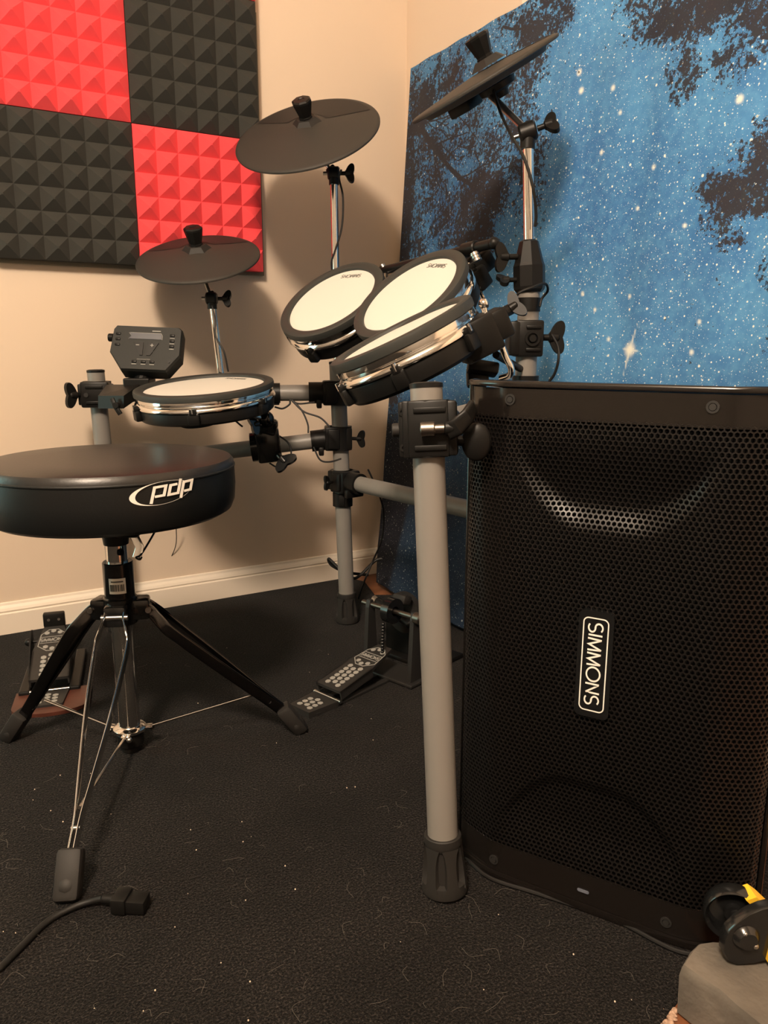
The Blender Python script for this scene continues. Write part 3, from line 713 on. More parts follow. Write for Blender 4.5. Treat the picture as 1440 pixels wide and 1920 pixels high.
def drum(label, C, n, r, x, sc=1.0, logo=True, cat='drum pad', lug0=10, logo_at=70):
    o = thing('drum_pad', label, cat, C, 'round mesh-head drum pads')
    Mx = frame(C, n, x)
    R = r
    rub = [(R - 0.020, -0.0068), (R - 0.0185, -0.002), (R - 0.014, -0.0002), (R - 0.005, 0.0), (R - 0.001, -0.0018), (R, -0.006), (R - 0.0005, -0.015 * sc), (R - 0.004, -0.0175 * sc), (R - 0.012, -0.0175 * sc)]
    MB().lathe(rub, Mx, 96).build('rubber_rim', M_rim, o)
    hd = MB().lathe([(0, -0.0066), (R - 0.0195, -0.0066), (R - 0.0190, -0.010), (0, -0.010)], Mx, 96).build('mesh_head', M_head, o)
    h0 = -0.0165 * sc
    hoop = [(R - 0.012, h0), (R - 0.0035, h0), (R - 0.0030, h0 - 0.004 * sc), (R - 0.0030, h0 - 0.009 * sc), (R - 0.0055, h0 - 0.0115 * sc), (R - 0.0052, h0 - 0.013 * sc), (R - 0.0008, h0 - 0.0165 * sc), (R + 0.0008, h0 - 0.021 * sc), (R + 0.0004, h0 - 0.024 * sc), (R - 0.004, h0 - 0.0262 * sc), (R - 0.012, h0 - 0.0265 * sc)]
    MB().lathe(hoop, Mx, 96).build('chrome_hoop', M_chr, o)
    s0 = h0 - 0.0255 * sc
    sh = [(R - 0.012, s0), (R - 0.0035, s0 - 0.001), (R - 0.0025, s0 - 0.004 * sc), (R - 0.0045, s0 - 0.026 * sc), (R - 0.009, s0 - 0.031 * sc), (R - 0.03, s0 - 0.033 * sc), (0, s0 - 0.033 * sc)]
    MB().lathe(sh, Mx, 96).build('shell', M_blk, o)
    for k in range(6):
        a = math.radians(60 * k + lug0); Mk = Mx @ Matrix.Rotation(a, 4, 'Z')
        l = MB(); l.box((R + 0.0005, 0, s0 - 0.012 * sc), (0.013, 0.022, 0.026 * sc), Mk, 0.003); l.box((R + 0.003, 0, s0 + 0.004), (0.010, 0.013, 0.012), Mk, 0.002)
        lo = l.build('lug', M_blk, o)
        sc_ = MB(); sc_.cyl(Mk @ V((R + 0.0045, 0, h0 - 0.012 * sc)), Mk @ V((R + 0.0045, 0, s0 + 0.002)), 0.0042, n=10); sc_.build('tension_bolt', M_chr, lo)
    if logo:
        t = MB(); h = 0.0100; W = sum(GW[c] + 0.06 for c in 'SIMMONS') * h
        a = math.radians(logo_at); cxy = V((math.cos(a), math.sin(a), 0)) * (R - 0.034)
        ex = V((-math.sin(a), math.cos(a), 0)) ; ey = -V((math.cos(a), math.sin(a), 0))
        ex = V((math.sin(a), -math.cos(a), 0)) * -1
        mf = lambda u, v, hh: Mx @ (cxy + ex * (u - W / 2) + ey * v + V((0, 0, -0.0063 + hh * 0.3)))
        write(t, 'SIMMONS', 0, 0, h, 0.0013, mf)
        t.build('lettering', M_ink, hd)
    return o, Mx
RX = V((0.862, -0.507, 0))
snare, _ = drum('low wide drum pad lying almost level above the throne, left of the others', V((-0.7242, -0.4014, 0.5860)), V((-0.107, -0.079, 0.991)), 0.139, RX, 0.80, lug0=33, logo_at=62)
tom1, M1 = drum('tilted drum pad farthest back of the three toms, left one', V((-0.4970, -0.5169, 0.7537)), V((-0.618, -0.239, 0.749)), 0.1145, RX, 0.92, lug0=0, logo_at=58)
tom2, M2 = drum('steeply tilted drum pad, middle one of the three toms', V((-0.4632, -0.7496, 0.7528)), V((-0.675, -0.106, 0.730)), 0.1140, RX, 0.92, lug0=20, logo_at=40)
tom3, M3 = drum('drum pad nearest the camera above the grey front post, its head seen almost edge-on', V((-0.5723, -0.8998, 0.6849)), V((-0.428, 0.136, 0.893)), 0.1190, RX, 1.0, lug0=18, logo=False)

# snare mount: ball clamp on the lower bar
m = MB(); q = l2 + (l3 - l2).normalized() * 0.285
dl = (l3 - l2).normalized(); cp = at(497, 836, 1.68)
m.ring(cp - dl * 0.030, cp + dl * 0.030, 0.032, 0.019); m.box((0, 0, 0), (0.030, 0.075, 0.052), frame(cp + V((0.0, -0.020, 0.004)), dl, (0, -1, 0)), 0.006)
m.box((0, 0, 0), (0.040, 0.034, 0.034), frame(cp + V((-0.002, -0.026, 0.046)), (0.2, -0.3, 1), dl), 0.008)
m.sphere(cp + V((-0.012, -0.04, 0.062)), 0.018)
wing(m, cp + V((0.01, -0.05, -0.015)), (0.35, -0.7, -0.6), 1.1, (0.6, 0, 0.5), 0.008)
wing(m, cp + V((-0.025, -0.04, 0.055)), (-0.9, -0.3, -0.15), 0.9, (0, 0.3, 0.8), 0.006)
sm = m.build('mount_clamp', M_gloss, snare)
m = MB(); m.cyl(cp + V((-0.012, -0.04, 0.062)), V((-0.70, -0.42, 0.540)), 0.0055, n=14); m.build('mount_rod', M_chr, snare)

# tom mounting bar, brackets and rods
tb = thing('tom_mount_bar', 'black bar behind the two back toms with end knob and chrome thumb screw', 'mounting bar', at(720, 505, 1.52))
bA, bB = at(700, 512, 1.56), at(926, 456, 1.30)
m = MB(); m.cyl(bA, bB, 0.0085, n=20, bev=0.002); m.sphere(bB, 0.0105); m.cyl(bA + (bB - bA) * 0.78, bA + (bB - bA) * 0.88, 0.0125, n=20, bev=0.002); m.build('bar', M_blk, tb)
m = MB()
for k in range(6): m.cyl(at(888 + k * 1.2, 474 + k * 2.6, 1.30), at(889.2 + k * 1.2, 476.6 + k * 2.6, 1.30), 0.0085 if k % 2 else 0.007, n=16)
m.cyl(at(716, 497, 1.53), at(722, 506, 1.53), 0.006, n=12); m.build('thumb_screw', M_steel, tb)
m = MB(); m.strip([at(724, 513, 1.52), at(722, 524, 1.51), at(730, 530, 1.50), at(740, 522, 1.50)], RX, 0.008, 0.003); m.build('hook', M_steel, tb)
def bracket(o, Mx, r, px, py, dep, sx, sy, sz, xd, rods):
    m = MB(); C = at(px, py, dep); m.box((0, 0, 0), (sx, sy, sz), frame(C, Mx.to_3x3().col[2], xd), 0.005)
    b = m.build('mount_bracket', M_blk, o)
    return b, C
n2 = M2.to_3x3().col[2]
b2 = MB().box((0, 0, 0), (0.030, 0.040, 0.040), frame(at(895, 520, 1.36), n2, at(905, 500, 1.36) - at(875, 545, 1.36)), 0.005).build('mount_bracket', M_blk, tom2)
MB().box((0, 0, 0), (0.040, 0.034, 0.036), frame(at(903, 492, 1.36), n2, at(905, 500, 1.36) - at(885, 520, 1.36)), 0.006).build('clamp_block', M_blk, b2)
m = MB(); m.tube([at(893, 540, 1.36), at(903, 552, 1.35), at(911, 575, 1.34), at(909, 600, 1.34)], 0.004); m.build('rod', M_chr, b2)
xd3 = at(935, 610, 1.12) - at(865, 650, 1.12)
b3, c3 = bracket(tom3, M3, 0.119, 893, 634, 1.125, 0.062, 0.05, 0.056, xd3, None)
m = MB(); m.box((0, 0, 0), (0.044, 0.046, 0.044), frame(at(925, 612, 1.125), M3.to_3x3().col[2], xd3), 0.005); m.cyl(at(938, 590, 1.13), at(960, 578, 1.14), 0.0085, n=16, bev=0.001)
wing(m, at(950, 584, 1.135), (at(975, 566, 1.13) - at(950, 584, 1.135)), 0.85, UP + V((0.3, 0, 0)), 0.006); m.build('wing_clamp', M_blk, b3)
m = MB(); m.tube([at(938, 642, 1.15), at(948, 668, 1.15), at(958, 690, 1.15), at(956, 703, 1.16), at(940, 709, 1.18)], 0.0052, n=12); m.build('rod', M_chr, b3)
m = MB(); m.cyl(at(907, 572, 1.13), at(910, 590, 1.13), 0.005, n=12); m.sphere(at(907, 570, 1.13), 0.0085); m.build('eye_bolt', M_chr, b3)
m = MB(); q = at(905, 690, 1.25); m.box((0, 0, 0), (0.05, 0.03, 0.02), frame(q, (0.3, 0.2, 1), at(930, 700, 1.25) - at(880, 672, 1.25)), 0.004)
m.box((0, 0, 0), (0.035, 0.03, 0.03), frame(at(895, 708, 1.27), (0.1, 0.3, 1), RX), 0.005); m.build('under_clamp', M_blk, b3)
m = MB(); m.cyl(at(930, 665, 1.2), g4u + V((-0.01, 0.0, 0.055)), 0.006, n=14); m.build('support_rod', M_blk, b3)
# tom 1 carrier behind it
m = MB(); m.cyl(M1 @ V((0.02, 0.04, -0.07)), bA + (bB - bA) * 0.12, 0.006, n=12); m.build('mount_rod', M_chr, tom1)
m = MB(); m.cyl(at(866, 760, 1.2), g4u + V((-0.03, 0, 0.02)), 0.006, n=10)

# ------------------------------------------------------------------ drum module
mod = thing('drum_module', 'dark grey drum sound module with small screen and buttons, above the snare pad', 'drum module', (-0.803, -0.255, 0.575))
mn = V((-0.44, -0.80, 0.37)).normalized(); mC = at(272, 653, 1.60)
mx = V((0.86, -0.40, 0)); mx = (mx - mn * mx.dot(mn)).normalized()
Mm = frame(mC, mn, Matrix.Rotation(math.radians(-4), 3, mn) @ mx)      # x right, y up on the panel
face = [(-0.062, 0.048), (0.066, 0.048), (0.072, 0.043), (0.072, -0.012), (0.046, -0.046), (-0.046, -0.046), (-0.072, -0.008), (-0.068, 0.040)]
back = [(x_ * 0.98, y_ * 0.98) for x_, y_ in face]
n = len(face)
m = MB(); vs = [(x_, y_, 0) for x_, y_ in face] + [(x_ * 1.03, y_ * 1.05 - 0.001, -0.006) for x_, y_ in face] + [(x_ * 1.01, y_ * 1.03 - 0.006, -0.036) for x_, y_ in face]
fs = [tuple(range(n)), tuple(range(3 * n - 1, 2 * n - 1, -1))]
for k in range(n):
    for l in (0, 1): fs.append((l * n + k, l * n + (k + 1) % n, (l + 1) * n + (k + 1) % n, (l + 1) * n + k))
m.add(vs, fs, Mm); m.build('housing', M_mod, mod, smooth=False)
m = MB(); m.prism([(-0.034, 0.033), (0.030, 0.033), (0.033, 0.029), (0.033, 0.020), (-0.036, 0.020), (-0.031, 0.026)], 0, 0.0012, Mm); m.build('screen', M_screen, mod, smooth=False)
for poly_ in ([(-0.026, 0.012), (-0.004, 0.012), (-0.004, -0.016), (-0.010, -0.016)], [(0.004, 0.012), (0.028, 0.012), (0.012, -0.016), (0.004, -0.016)]):
    MB().prism(poly_, 0, 0.0022, Mm).build('button', M_blk, mod, smooth=False)
for bx_, by_ in ((-0.058, 0.030), (-0.058, 0.018), (-0.058, 0.006), (0.055, 0.030), (0.055, 0.018), (0.055, 0.006), (-0.020, -0.030), (-0.001, -0.030), (0.017, -0.030)):
    MB().box((bx_, by_, 0.0012), (0.010, 0.0048, 0.003), Mm, 0.001).build('button', M_blk, mod)
m = MB(); mf = lambda u, v, h: Mm @ V((u, v, 0.0022 + h))
m.stroke([(-0.019, 0.006), (-0.012, 0.006)], 0.0018, mf); m.stroke([(0.011, 0.006), (0.018, 0.006)], 0.0018, mf); m.stroke([(0.0145, 0.0025), (0.0145, 0.0095)], 0.0018, mf)
mf0 = lambda u, v, h: Mm @ V((u, v, 0.0002 + h))
for bx_, by_ in ((-0.020, -0.0355), (-0.001, -0.0355), (0.017, -0.0355), (0.055, 0.024), (0.055, 0.012), (0.055, 0.0)): m.stroke([(bx_ - 0.005, by_), (bx_ + 0.005, by_)], 0.0014, mf0)
m.stroke([(0.012, 0.0385), (0.030, 0.0385)], 0.002, mf0)
for st in ([(-0.034, 0.0335), (0.031, 0.0335), (0.034, 0.029), (0.034, 0.0195)], [(-0.036, 0.0195), (-0.030, 0.0265), (-0.036, 0.0335)], [(-0.015, -0.0245), (0.013, -0.0245)]): m.stroke(st, 0.0007, mf0)
m.build('print', M_dot, mod)
MB().cyl(Mm @ V((-0.072, 0.026, -0.014)), Mm @ V((-0.083, 0.026, -0.014)), 0.0085, n=20, bev=0.001).build('volume_knob', M_blk, mod)
MB().cyl(Mm @ V((0.052, -0.028, 0.0)), Mm @ V((0.052, -0.028, 0.0015)), 0.0028, n=14).build('power_button', M_blk, mod)
m = MB(); plate = at(232, 735, 1.60)
m.add([at(184, 742, 1.56), at(232, 742, 1.53), at(262, 721, 1.58), at(200, 721, 1.64), at(184, 766, 1.56), at(232, 766, 1.53), at(262, 745, 1.58), at(200, 745, 1.64)], [(0, 1, 2, 3), (7, 6, 5, 4), (0, 4, 5, 1), (1, 5, 6, 2), (2, 6, 7, 3), (3, 7, 4, 0)])
m.box((0, 0, 0), (0.055, 0.05, 0.03), frame(at(262, 722, 1.62), UP, RX), 0.003); m.cyl(at(262, 722, 1.62), at(272, 700, 1.63), 0.016, n=16)
m.build('mounting_plate', M_blk, mod, smooth=False)
m = MB(); m.strip([at(210, 748, 1.53), at(216, 762, 1.525), at(226, 777, 1.53)], RX, 0.010, 0.006); m.cyl(at(226, 760, 1.55), at(216, 760, 1.52), 0.006, n=12); m.build('wing_bolt', M_blk, mod)

# ------------------------------------------------------------------ drum throne
TC = V((-0.972, -0.705, 0)); SR = 0.187; ST = 0.493; SB = 0.408
thr = thing('drum_throne', 'round black padded drum stool on a chrome double-strip tripod', 'drum throne', TC)
Mt = frame(TC + V((0, 0, 0)), UP, (1, 0, 0))
seat = MB().lathe([(0, ST + 0.001), (SR * 0.6, ST), (SR - 0.014, ST - 0.0008), (SR - 0.005, ST - 0.003), (SR - 0.001, ST - 0.008), (SR, ST - 0.0135)], Mt, 128).build('seat_top', M_leather, thr)
MB().lathe([(SR, ST - 0.0135), (SR + 0.0013, ST - 0.0150), (SR + 0.0013, ST - 0.0165), (SR, ST - 0.018)], Mt, 128).build('piping', M_ledge, seat)
band = MB().lathe([(SR, ST - 0.018), (SR + 0.001, ST - 0.045), (SR - 0.001, SB + 0.016), (SR - 0.006, SB + 0.004), (SR - 0.016, SB - 0.002), (SR - 0.05, SB - 0.004), (0, SB - 0.004)], Mt, 128).build('seat_side', M_ledge, thr)
lg = MB()
def cylmap(u, v, h):
    a = math.radians(-79.5) + u / SR
    return V((TC.x + (SR + 0.0014 + h) * math.cos(a), TC.y + (SR + 0.0014 + h) * math.sin(a), 0.4655 + v * 0.80))
# crescent ellipse, thick on the left
E1 = []; E2 = []
for k in range(0, 49):
    a = math.radians(28 + k * 6.6)
    th = 0.0012 + 0.0065 * max(0, math.cos(a - math.pi)) ** 1.6
    if k > 40: th *= max(0.3, 1 - (k - 40) / 10)
    ex_, ey_ = -0.004 + 0.0445 * math.cos(a), -0.002 + 0.0195 * math.sin(a) + 0.10 * 0.0445 * math.cos(a)
    ix_, iy_ = -0.004 + (0.0445 - th) * math.cos(a), -0.002 + (0.0195 - th * 0.35) * math.sin(a) + 0.10 * 0.0445 * math.cos(a)
    E1.append((ex_, ey_)); E2.append((ix_, iy_))
vs = []; fs = []
for a, b in zip(E1, E2): vs += [cylmap(*a, 0.0004), cylmap(*b, 0.0004)]
for k in range(len(E1) - 1): fs.append((2 * k, 2 * k + 1, 2 * k + 3, 2 * k + 2))
lg.add(vs, fs)
sl = 0.22
def sk(pts, w=0.0040): lg.stroke([(x_ + sl * y_, y_ + 0.08 * x_) for x_, y_ in pts], w, lambda u, v, h: cylmap(u, v, h + 0.0008), sub=0.002)
sk([(-0.017, -0.017), (-0.017, 0.010), (-0.001, 0.010), (-0.001, -0.006), (-0.014, -0.006)])
sk([(0.020, 0.017), (0.020, -0.007), (0.006, -0.007), (0.006, 0.009), (0.016, 0.009)])
sk([(0.026, -0.017), (0.026, 0.010), (0.040, 0.010), (0.040, -0.006), (0.029, -0.006)])
lg.build('logo', M_white, band, smooth=False)
# stem
def ax(z, dx=0, dy=0): return V((TC.x + dx, TC.y + dy, z))
m = MB(); m.box((0, 0, 0), (0.11, 0.09, 0.008), frame(ax(0.402), UP, (1, 0, 0)), 0.002); m.cyl(ax(0.355), ax(0.40), 0.019, 0.024, n=28); m.box((0, 0, 0), (0.04, 0.05, 0.03), frame(ax(0.384, 0.02, -0.01), UP, RX), 0.006); m.build('seat_bracket', M_blk, thr)
m = MB(); m.cyl(ax(0.325), ax(0.36), 0.0165, n=28); mo = m.build('height_rod', M_chr, thr)
m = MB(); m.cyl(ax(0.345) + V((0, -0.016, 0)), ax(0.345) + V((0.004, -0.020, 0)), 0.005, n=14); m.build('hole', M_dark, mo)
m = MB(); h0 = ax(0.372, 0.022, -0.028); m.strip([h0, h0 + V((0.006, -0.008, -0.018)), h0 + V((0.0, -0.010, -0.034))], RX, 0.014, 0.003); m.build('clamp_lever', M_chr, thr)
m = MB(); m.cyl(ax(0.262), ax(0.327), 0.0235, n=32, bev=0.0015); m.cyl(ax(0.225), ax(0.27), 0.026, n=32, bev=0.002)
FEET = {'F': V((-1.119, -1.030, 0)), 'R': V((-0.705, -0.790, 0)), 'L': V((-1.143, -0.565, 0))}
for k, Fp in FEET.items():
    d = (Fp - TC); d.z = 0; d.normalize(); m.box((0, 0, 0), (0.030, 0.034, 0.034), frame(ax(0.248) + d * 0.030, UP, d), 0.005)
m.build('upper_hub', M_gloss, thr)
m = MB()
def stick(u, v, h, R=0.0236):
    a = math.radians(-108) + u / R; return V((TC.x + (R + h) * math.cos(a), TC.y + (R + h) * math.sin(a), 0.292 + v))
vs = []; fs = []
for k in range(9):
    u = -0.013 + 0.026 * k / 8; vs += [stick(u, -0.0125, 0.0003), stick(u, 0.0125, 0.0003)]
for k in range(8): fs.append((2 * k, 2 * k + 1, 2 * k + 3, 2 * k + 2))
m.add(vs, fs); st_ = m.build('sticker', M_white, thr, smooth=False)
m = MB(); rr = random.Random(3); u = -0.0105
while u < 0.010:
    w = rr.choice((0.0005, 0.0009, 0.0014)); m.stroke([(u, -0.008), (u, 0.003)], w, lambda a, b, h: stick(a, b, h + 0.0005)); u += w + rr.choice((0.0006, 0.001))
m.stroke([(-0.009, 0.0075), (0.009, 0.0075)], 0.0022, lambda a, b, h: stick(a, b, h + 0.0005), sub=0.001); m.build('barcode', M_ink, st_, smooth=False)
m = MB(); m.cyl(ax(0.022), ax(0.24), 0.0172, n=36); m.build('centre_tube', M_chr, thr)
m = MB(); m.cyl(ax(0.0), ax(0.014), 0.015, 0.017, n=28, bev=0.002); m.build('end_plug', M_rub, thr)
m = MB(); m.cyl(ax(0.012), ax(0.034), 0.0215, n=32, bev=0.002); m.build('lower_sleeve', M_blk, thr)
m = MB(); m.lathe([(0.0172, 0.034), (0.022, 0.034), (0.0265, 0.038), (0.0265, 0.042), (0.022, 0.046), (0.0172, 0.047)], Mt, 36)
for k, Fp in FEET.items():
    d = (Fp - TC); d.z = 0; d.normalize(); m.box((0, 0, 0), (0.016, 0.014, 0.003), frame(ax(0.040) + d * 0.028, UP, d), 0.001)
m.build('lower_collar', M_chr, thr)
for k, Fp in FEET.items():
    d = (Fp - TC); d.z = 0; Rf = d.length; d.normalize(); s_ = V((-d.y, d.x, 0))
    for sg in (-1, 1):
        pts = []
        top = 0.014 if k == 'F' else 0.012
        rb, zb = Rf - 0.030, 0.046
        fr = lambda t: (0.078 + (rb - 0.078) * t, 0.208 + (zb - 0.208) * t)
        for r_, z_, sd in ((0.036, 0.252, top), (0.047, 0.243, top), (0.062, 0.226, 0.0205), (0.078, 0.208, 0.0235), (*fr(0.35), 0.0180), (*fr(0.70), 0.0085), (*fr(0.86), 0.0038), (*fr(1.0), 0.0032)):
            pts.append(ax(z_) + d * r_ + s_ * sg * sd)
        pts = spline(pts, 4)
        m = MB(); m.strip(pts, (d * 0.55 + UP * 0.83), 0.0190, 0.0036)
        lo = m.build('leg', M_chr if k == 'F' else M_chr_refl, thr)
    for r_, z_ in ((0.043, 0.248), (Rf - 0.050, 0.064)):
        w0 = 0.020 if r_ < 0.05 else 0.0052
        m = MB(); m.cyl(ax(z_) + d * r_ - s_ * w0, ax(z_) + d * r_ + s_ * w0, 0.0045 if r_ < 0.05 else 0.003, n=14); m.build('pivot_bolt', M_steel, thr)
    m = MB(); dn = (d * 0.42 - UP * 0.6).normalized(); Mf = frame(ax(0.026) + d * (Rf - 0.012), -dn, d)
    m.box((0, 0, 0), (0.026, 0.031, 0.060), Mf, 0.006); m.sphere((0, 0, -0.012), 0.016, (0.95, 1.05, 1.0), Mf)
    fo = m.build('rubber_foot', M_rub, thr)
    for v in fo.data.vertices:
        if v.co.z + TC.z < 0.0008: v.co.z = 0.0008 - TC.z
    # thin brace from the lower collar to the leg
    m = MB(); m.strip([ax(0.040) + d * 0.026, ax(0.040) + d * 0.036, ax(0.078) + d * (Rf - 0.072)], UP, 0.0032, 0.0016) if k == 'R' else m.tube([ax(0.040) + d * 0.026, ax(0.041) + d * 0.036, ax(0.078) + d * (Rf - 0.072)], 0.0024, smooth=False)
    m.sphere(ax(0.036) + d * 0.034 + s_ * 0.006, 0.005); m.build('brace', M_bolt if k == 'R' else M_chr, thr)

# ------------------------------------------------------------------ loudspeaker
SA = V((-0.6475, -1.262, 0.0)); sd = V((0.482, -0.876, 0)).normalized(); sn = V((sd.y, -sd.x, 0)); HS = 0.6210
spk = thing('loudspeaker', 'tall black powered loudspeaker with perforated front, standing on the rug', 'loudspeaker', SA + sd * 0.11 - sn * 0.15)
def sp_(s, w, z): return SA + sd * s + sn * w + V((0, 0, z))
prof2 = []
for a_, b_ in ((-0.0672, -0.050), (-0.0660, -0.040), (-0.0620, -0.030), (-0.0550, -0.0225), (-0.0460, -0.0170), (-0.0340, -0.0118), (-0.0200, -0.0058), (-0.0060, -0.0012), (0.008, 0.0)): prof2.append((a_, b_))
right = [(0.2215 - x_, y_) for x_, y_ in reversed(prof2)]
prof2 = prof2 + right
# cumulative length parameter
cum = [0.0]
for a, b in zip(prof2[:-1], prof2[1:]): cum.append(cum[-1] + math.hypot(b[0] - a[0], b[1] - a[1]))
LT = cum[-1]
def plan(L):
    L = min(max(L, 0), LT)
    for k in range(len(cum) - 1):
        if L <= cum[k + 1] + 1e-12:
            t = (L - cum[k]) / (cum[k + 1] - cum[k]); a, b = prof2[k], prof2[k + 1]
            nx, ny = -(b[1] - a[1]), (b[0] - a[0]); q = math.hypot(nx, ny)
            return a[0] + (b[0] - a[0]) * t, a[1] + (b[1] - a[1]) * t, nx / q, ny / q
def sst(x): x = min(max(x, 0), 1); return x * x * (3 - 2 * x)
def disp(s, z):
    t = max(0, abs(s - 0.112) - 0.025); zc = 0.460 + 10.5 * t * t
    d = -0.0105 * sst((z - zc) / 0.034) * (1 - sst((z - 0.485) / 0.085)) * (1 - sst((abs(s - 0.112) - 0.085) / 0.03))
    zb = 0.172 - 10.5 * t * t
    d += -0.0070 * sst((zb - z) / 0.018) * sst((z - 0.045) / 0.07) * (1 - sst((abs(s - 0.112) - 0.085) / 0.03))
    return d
def gs(L, z, h=0.0):
    s, w, nx, ny = plan(L); w2 = disp(s, z) + h
    return sp_(s + nx * w2, w + ny * w2, z)
p = 0.00585; rh = p * 0.866; R_out = p / math.sqrt(3); R_in = p * 0.425
zlo, zhi = 0.050, 0.5845
g = MB(); vs = []; fs = []
key = {}
def gv(L, z, h):
    k = (round(L, 6), round(z, 6), h)
    if k not in key: key[k] = len(vs); vs.append(gs(L, z, h))
    return key[k]
row = 0; z = zlo + R_out
while z < zhi - R_out:
    L = 0.004 + (p / 2 if row % 2 else 0) + p / 2
    while L < LT - 0.004 - p / 2:
        co = [(round(L + R_out * math.cos(math.radians(60 * k + 30)), 5), round(z + R_out * math.sin(math.radians(60 * k + 30)), 5)) for k in range(6)]
        ci = [(L + R_in * math.cos(math.radians(60 * k + 30)), z + R_in * math.sin(math.radians(60 * k + 30))) for k in range(6)]
        oo = [gv(a, b, 0.0) for a, b in co]; ii = [len(vs) + k for k in range(6)]
        vs += [gs(a, b, 0.0) for a, b in ci]; jj = [len(vs) + k for k in range(6)]; vs += [gs(a, b, -0.0012) for a, b in ci]
        for k in range(6):
            q_ = (k + 1) % 6; fs.append((oo[k], oo[q_], ii[q_], ii[k])); fs.append((ii[k], ii[q_], jj[q_], jj[k]))
        L += p
    z += rh; row += 1
ztop_h = z - rh + R_out
g.add(vs, fs); go = g.build('grille', M_grille, spk, smooth=False, fixn=False)
# plain bands above, below and beside the holes
m = MB()
def band_(z0, z1, L0=0.0, L1=LT, nl=60, nz=4):
    vs = []; fs = []
    for i in range(nl + 1):
        for j in range(nz + 1):
            L = L0 + (L1 - L0) * i / nl; zz = z0 + (z1 - z0) * j / nz; vs.append(gs(L, zz, -0.0002))
    for i in range(nl):
        for j in range(nz): k = i * (nz + 1) + j; fs.append((k, k + nz + 1, k + nz + 2, k + 1))
    m.add(vs, fs)
band_(ztop_h - rh * 0.62, HS - 0.0078); band_(0.012, zlo + rh * 0.5); band_(0.012, HS - 0.0078, 0, 0.0072, 3, 60); band_(0.012, HS - 0.0078, LT - 0.0082, LT, 3, 60)
m.build('grille_border', M_cab, go, fixn=False)
# black foam just behind the holes
m = MB(); vs = []; fs = []
for i in range(61):
    for j in range(61): vs.append(gs(LT * i / 60, 0.012 + 0.596 * j / 60, -0.006))
for i in range(60):
    for j in range(60): k = i * 61 + j; fs.append((k, k + 61, k + 62, k + 1))
m.add(vs, fs); m.build('grille_foam', M_dark, go, fixn=False)
# cabinet: lip around the grille and the tapering body behind
body = [(s_ + (s_ - 0.115) * 0.012, w_ - 0.002) for s_, w_ in prof2]
outer = [(-0.075, -0.058)] + [(s_ + (-0.004 if s_ < 0.115 else 0.004) * (1 if w_ < -0.004 else 0), w_ + 0.0015) for s_, w_ in prof2] + [(0.294, -0.058), (0.272, -0.24), (0.245, -0.300), (-0.015, -0.300), (-0.045, -0.24)]
m = MB(); n = len(outer)
def ringv(sc, z): return [sp_(0.115 + (s_ - 0.115) * sc, -0.12 + (w_ + 0.12) * sc, z - (max(0, -0.06 - w_) * 0.13 if z > 0.3 else 0)) for s_, w_ in outer]
def skin(levels):
    vs = []; fs = []
    for sc, z_ in levels: vs += ringv(sc, z_)
    for l in range(len(levels) - 1):
        for k in range(n): fs.append((l * n + k, l * n + (k + 1) % n, (l + 1) * n + (k + 1) % n, (l + 1) * n + k))
    return vs, fs
v1, f1 = skin([(0.96, HS - 0.0062), (1.0, HS - 0.0062), (1.003, HS - 0.0035), (0.997, HS - 0.001), (0.985, HS)]); k0 = len(v1); f1.append(tuple(range(k0 - n, k0))); m.add(v1, f1)
v1, f1 = skin([(0.985, 0.0), (0.997, 0.001), (1.003, 0.005), (1.0, 0.011), (0.97, 0.011)]); f1.append(tuple(reversed(range(n)))); m.add(v1, f1)
# sides and back (open where the grille sits)
bk = outer[-6:] + outer[:2]
vs = []; fs = []
for s_, w_ in bk:
    for z_ in (0.008, HS - 0.0085 - max(0, -0.06 - w_) * 0.13): vs.append(sp_(s_, w_, z_))
for k in range(len(bk) - 1): fs.append((2 * k, 2 * k + 2, 2 * k + 3, 2 * k + 1))
m.add(vs, fs)
for e in (0, -1):      # vertical side lips
    s_, w_ = (prof2[0] if e == 0 else prof2[-1]); q = -1 if e == 0 else 1
    m.box((0, 0, 0), (0.006, 0.024, HS - 0.012), frame(sp_(s_ + q * 0.003, w_ - 0.008, HS / 2), UP, sd), 0.002)
m.build('cabinet', M_cab, spk, angle=40)
for L_, z_ in ((0.0880, 0.6010), (0.2960, 0.6010), (0.0880, 0.026), (0.2960, 0.026)):
    c0 = gs(L_, z_, 0); q = (gs(L_, z_, 0.01) - c0).normalized(); m = MB(); m.ring(c0, c0 + q * 0.0012, 0.0062, 0.0040, 20); m.cyl(c0, c0 + q * 0.0018, 0.0034, n=12); m.build('screw', M_pedal, go)
# badge
m = MB(); bc = (0.108, 0.3145)
def rrect(w, h, r, n=6):
    o = []
    for cx_, cy_, a0 in ((w / 2 - r, h / 2 - r, 0), (-w / 2 + r, h / 2 - r, 90), (-w / 2 + r, -h / 2 + r, 180), (w / 2 - r, -h / 2 + r, 270)):
        o += [(cx_ + r * math.cos(math.radians(a0 + 90 * k / n)), cy_ + r * math.sin(math.radians(a0 + 90 * k / n))) for k in range(n + 1)]
    return o
Mb = frame(sp_(bc[0], 0.0, bc[1]), sn, sd)
if (Mb.to_3x3() @ V((0, 1, 0))).z < 0: Mb = Mb @ Matrix.Rotation(math.pi, 4, 'Z')
Mb = Matrix.Translation(sp_(bc[0], 0.0, bc[1])) @ Matrix(((sd.x, 0, sn.x), (sd.y, 0, sn.y), (0, 1, 0))).to_4x4()
m.prism(rrect(0.0385, 0.125, 0.007), -0.002, 0.0045, Mb); bo = m.build('badge', M_gloss, spk, smooth=False)
t = MB(); mf = lambda u, v, h: Mb @ V((u, v, 0.0046 + h * 0.5))
t.stroke(rrect(0.0270, 0.1085, 0.0055), 0.0013, mf, closed=True)
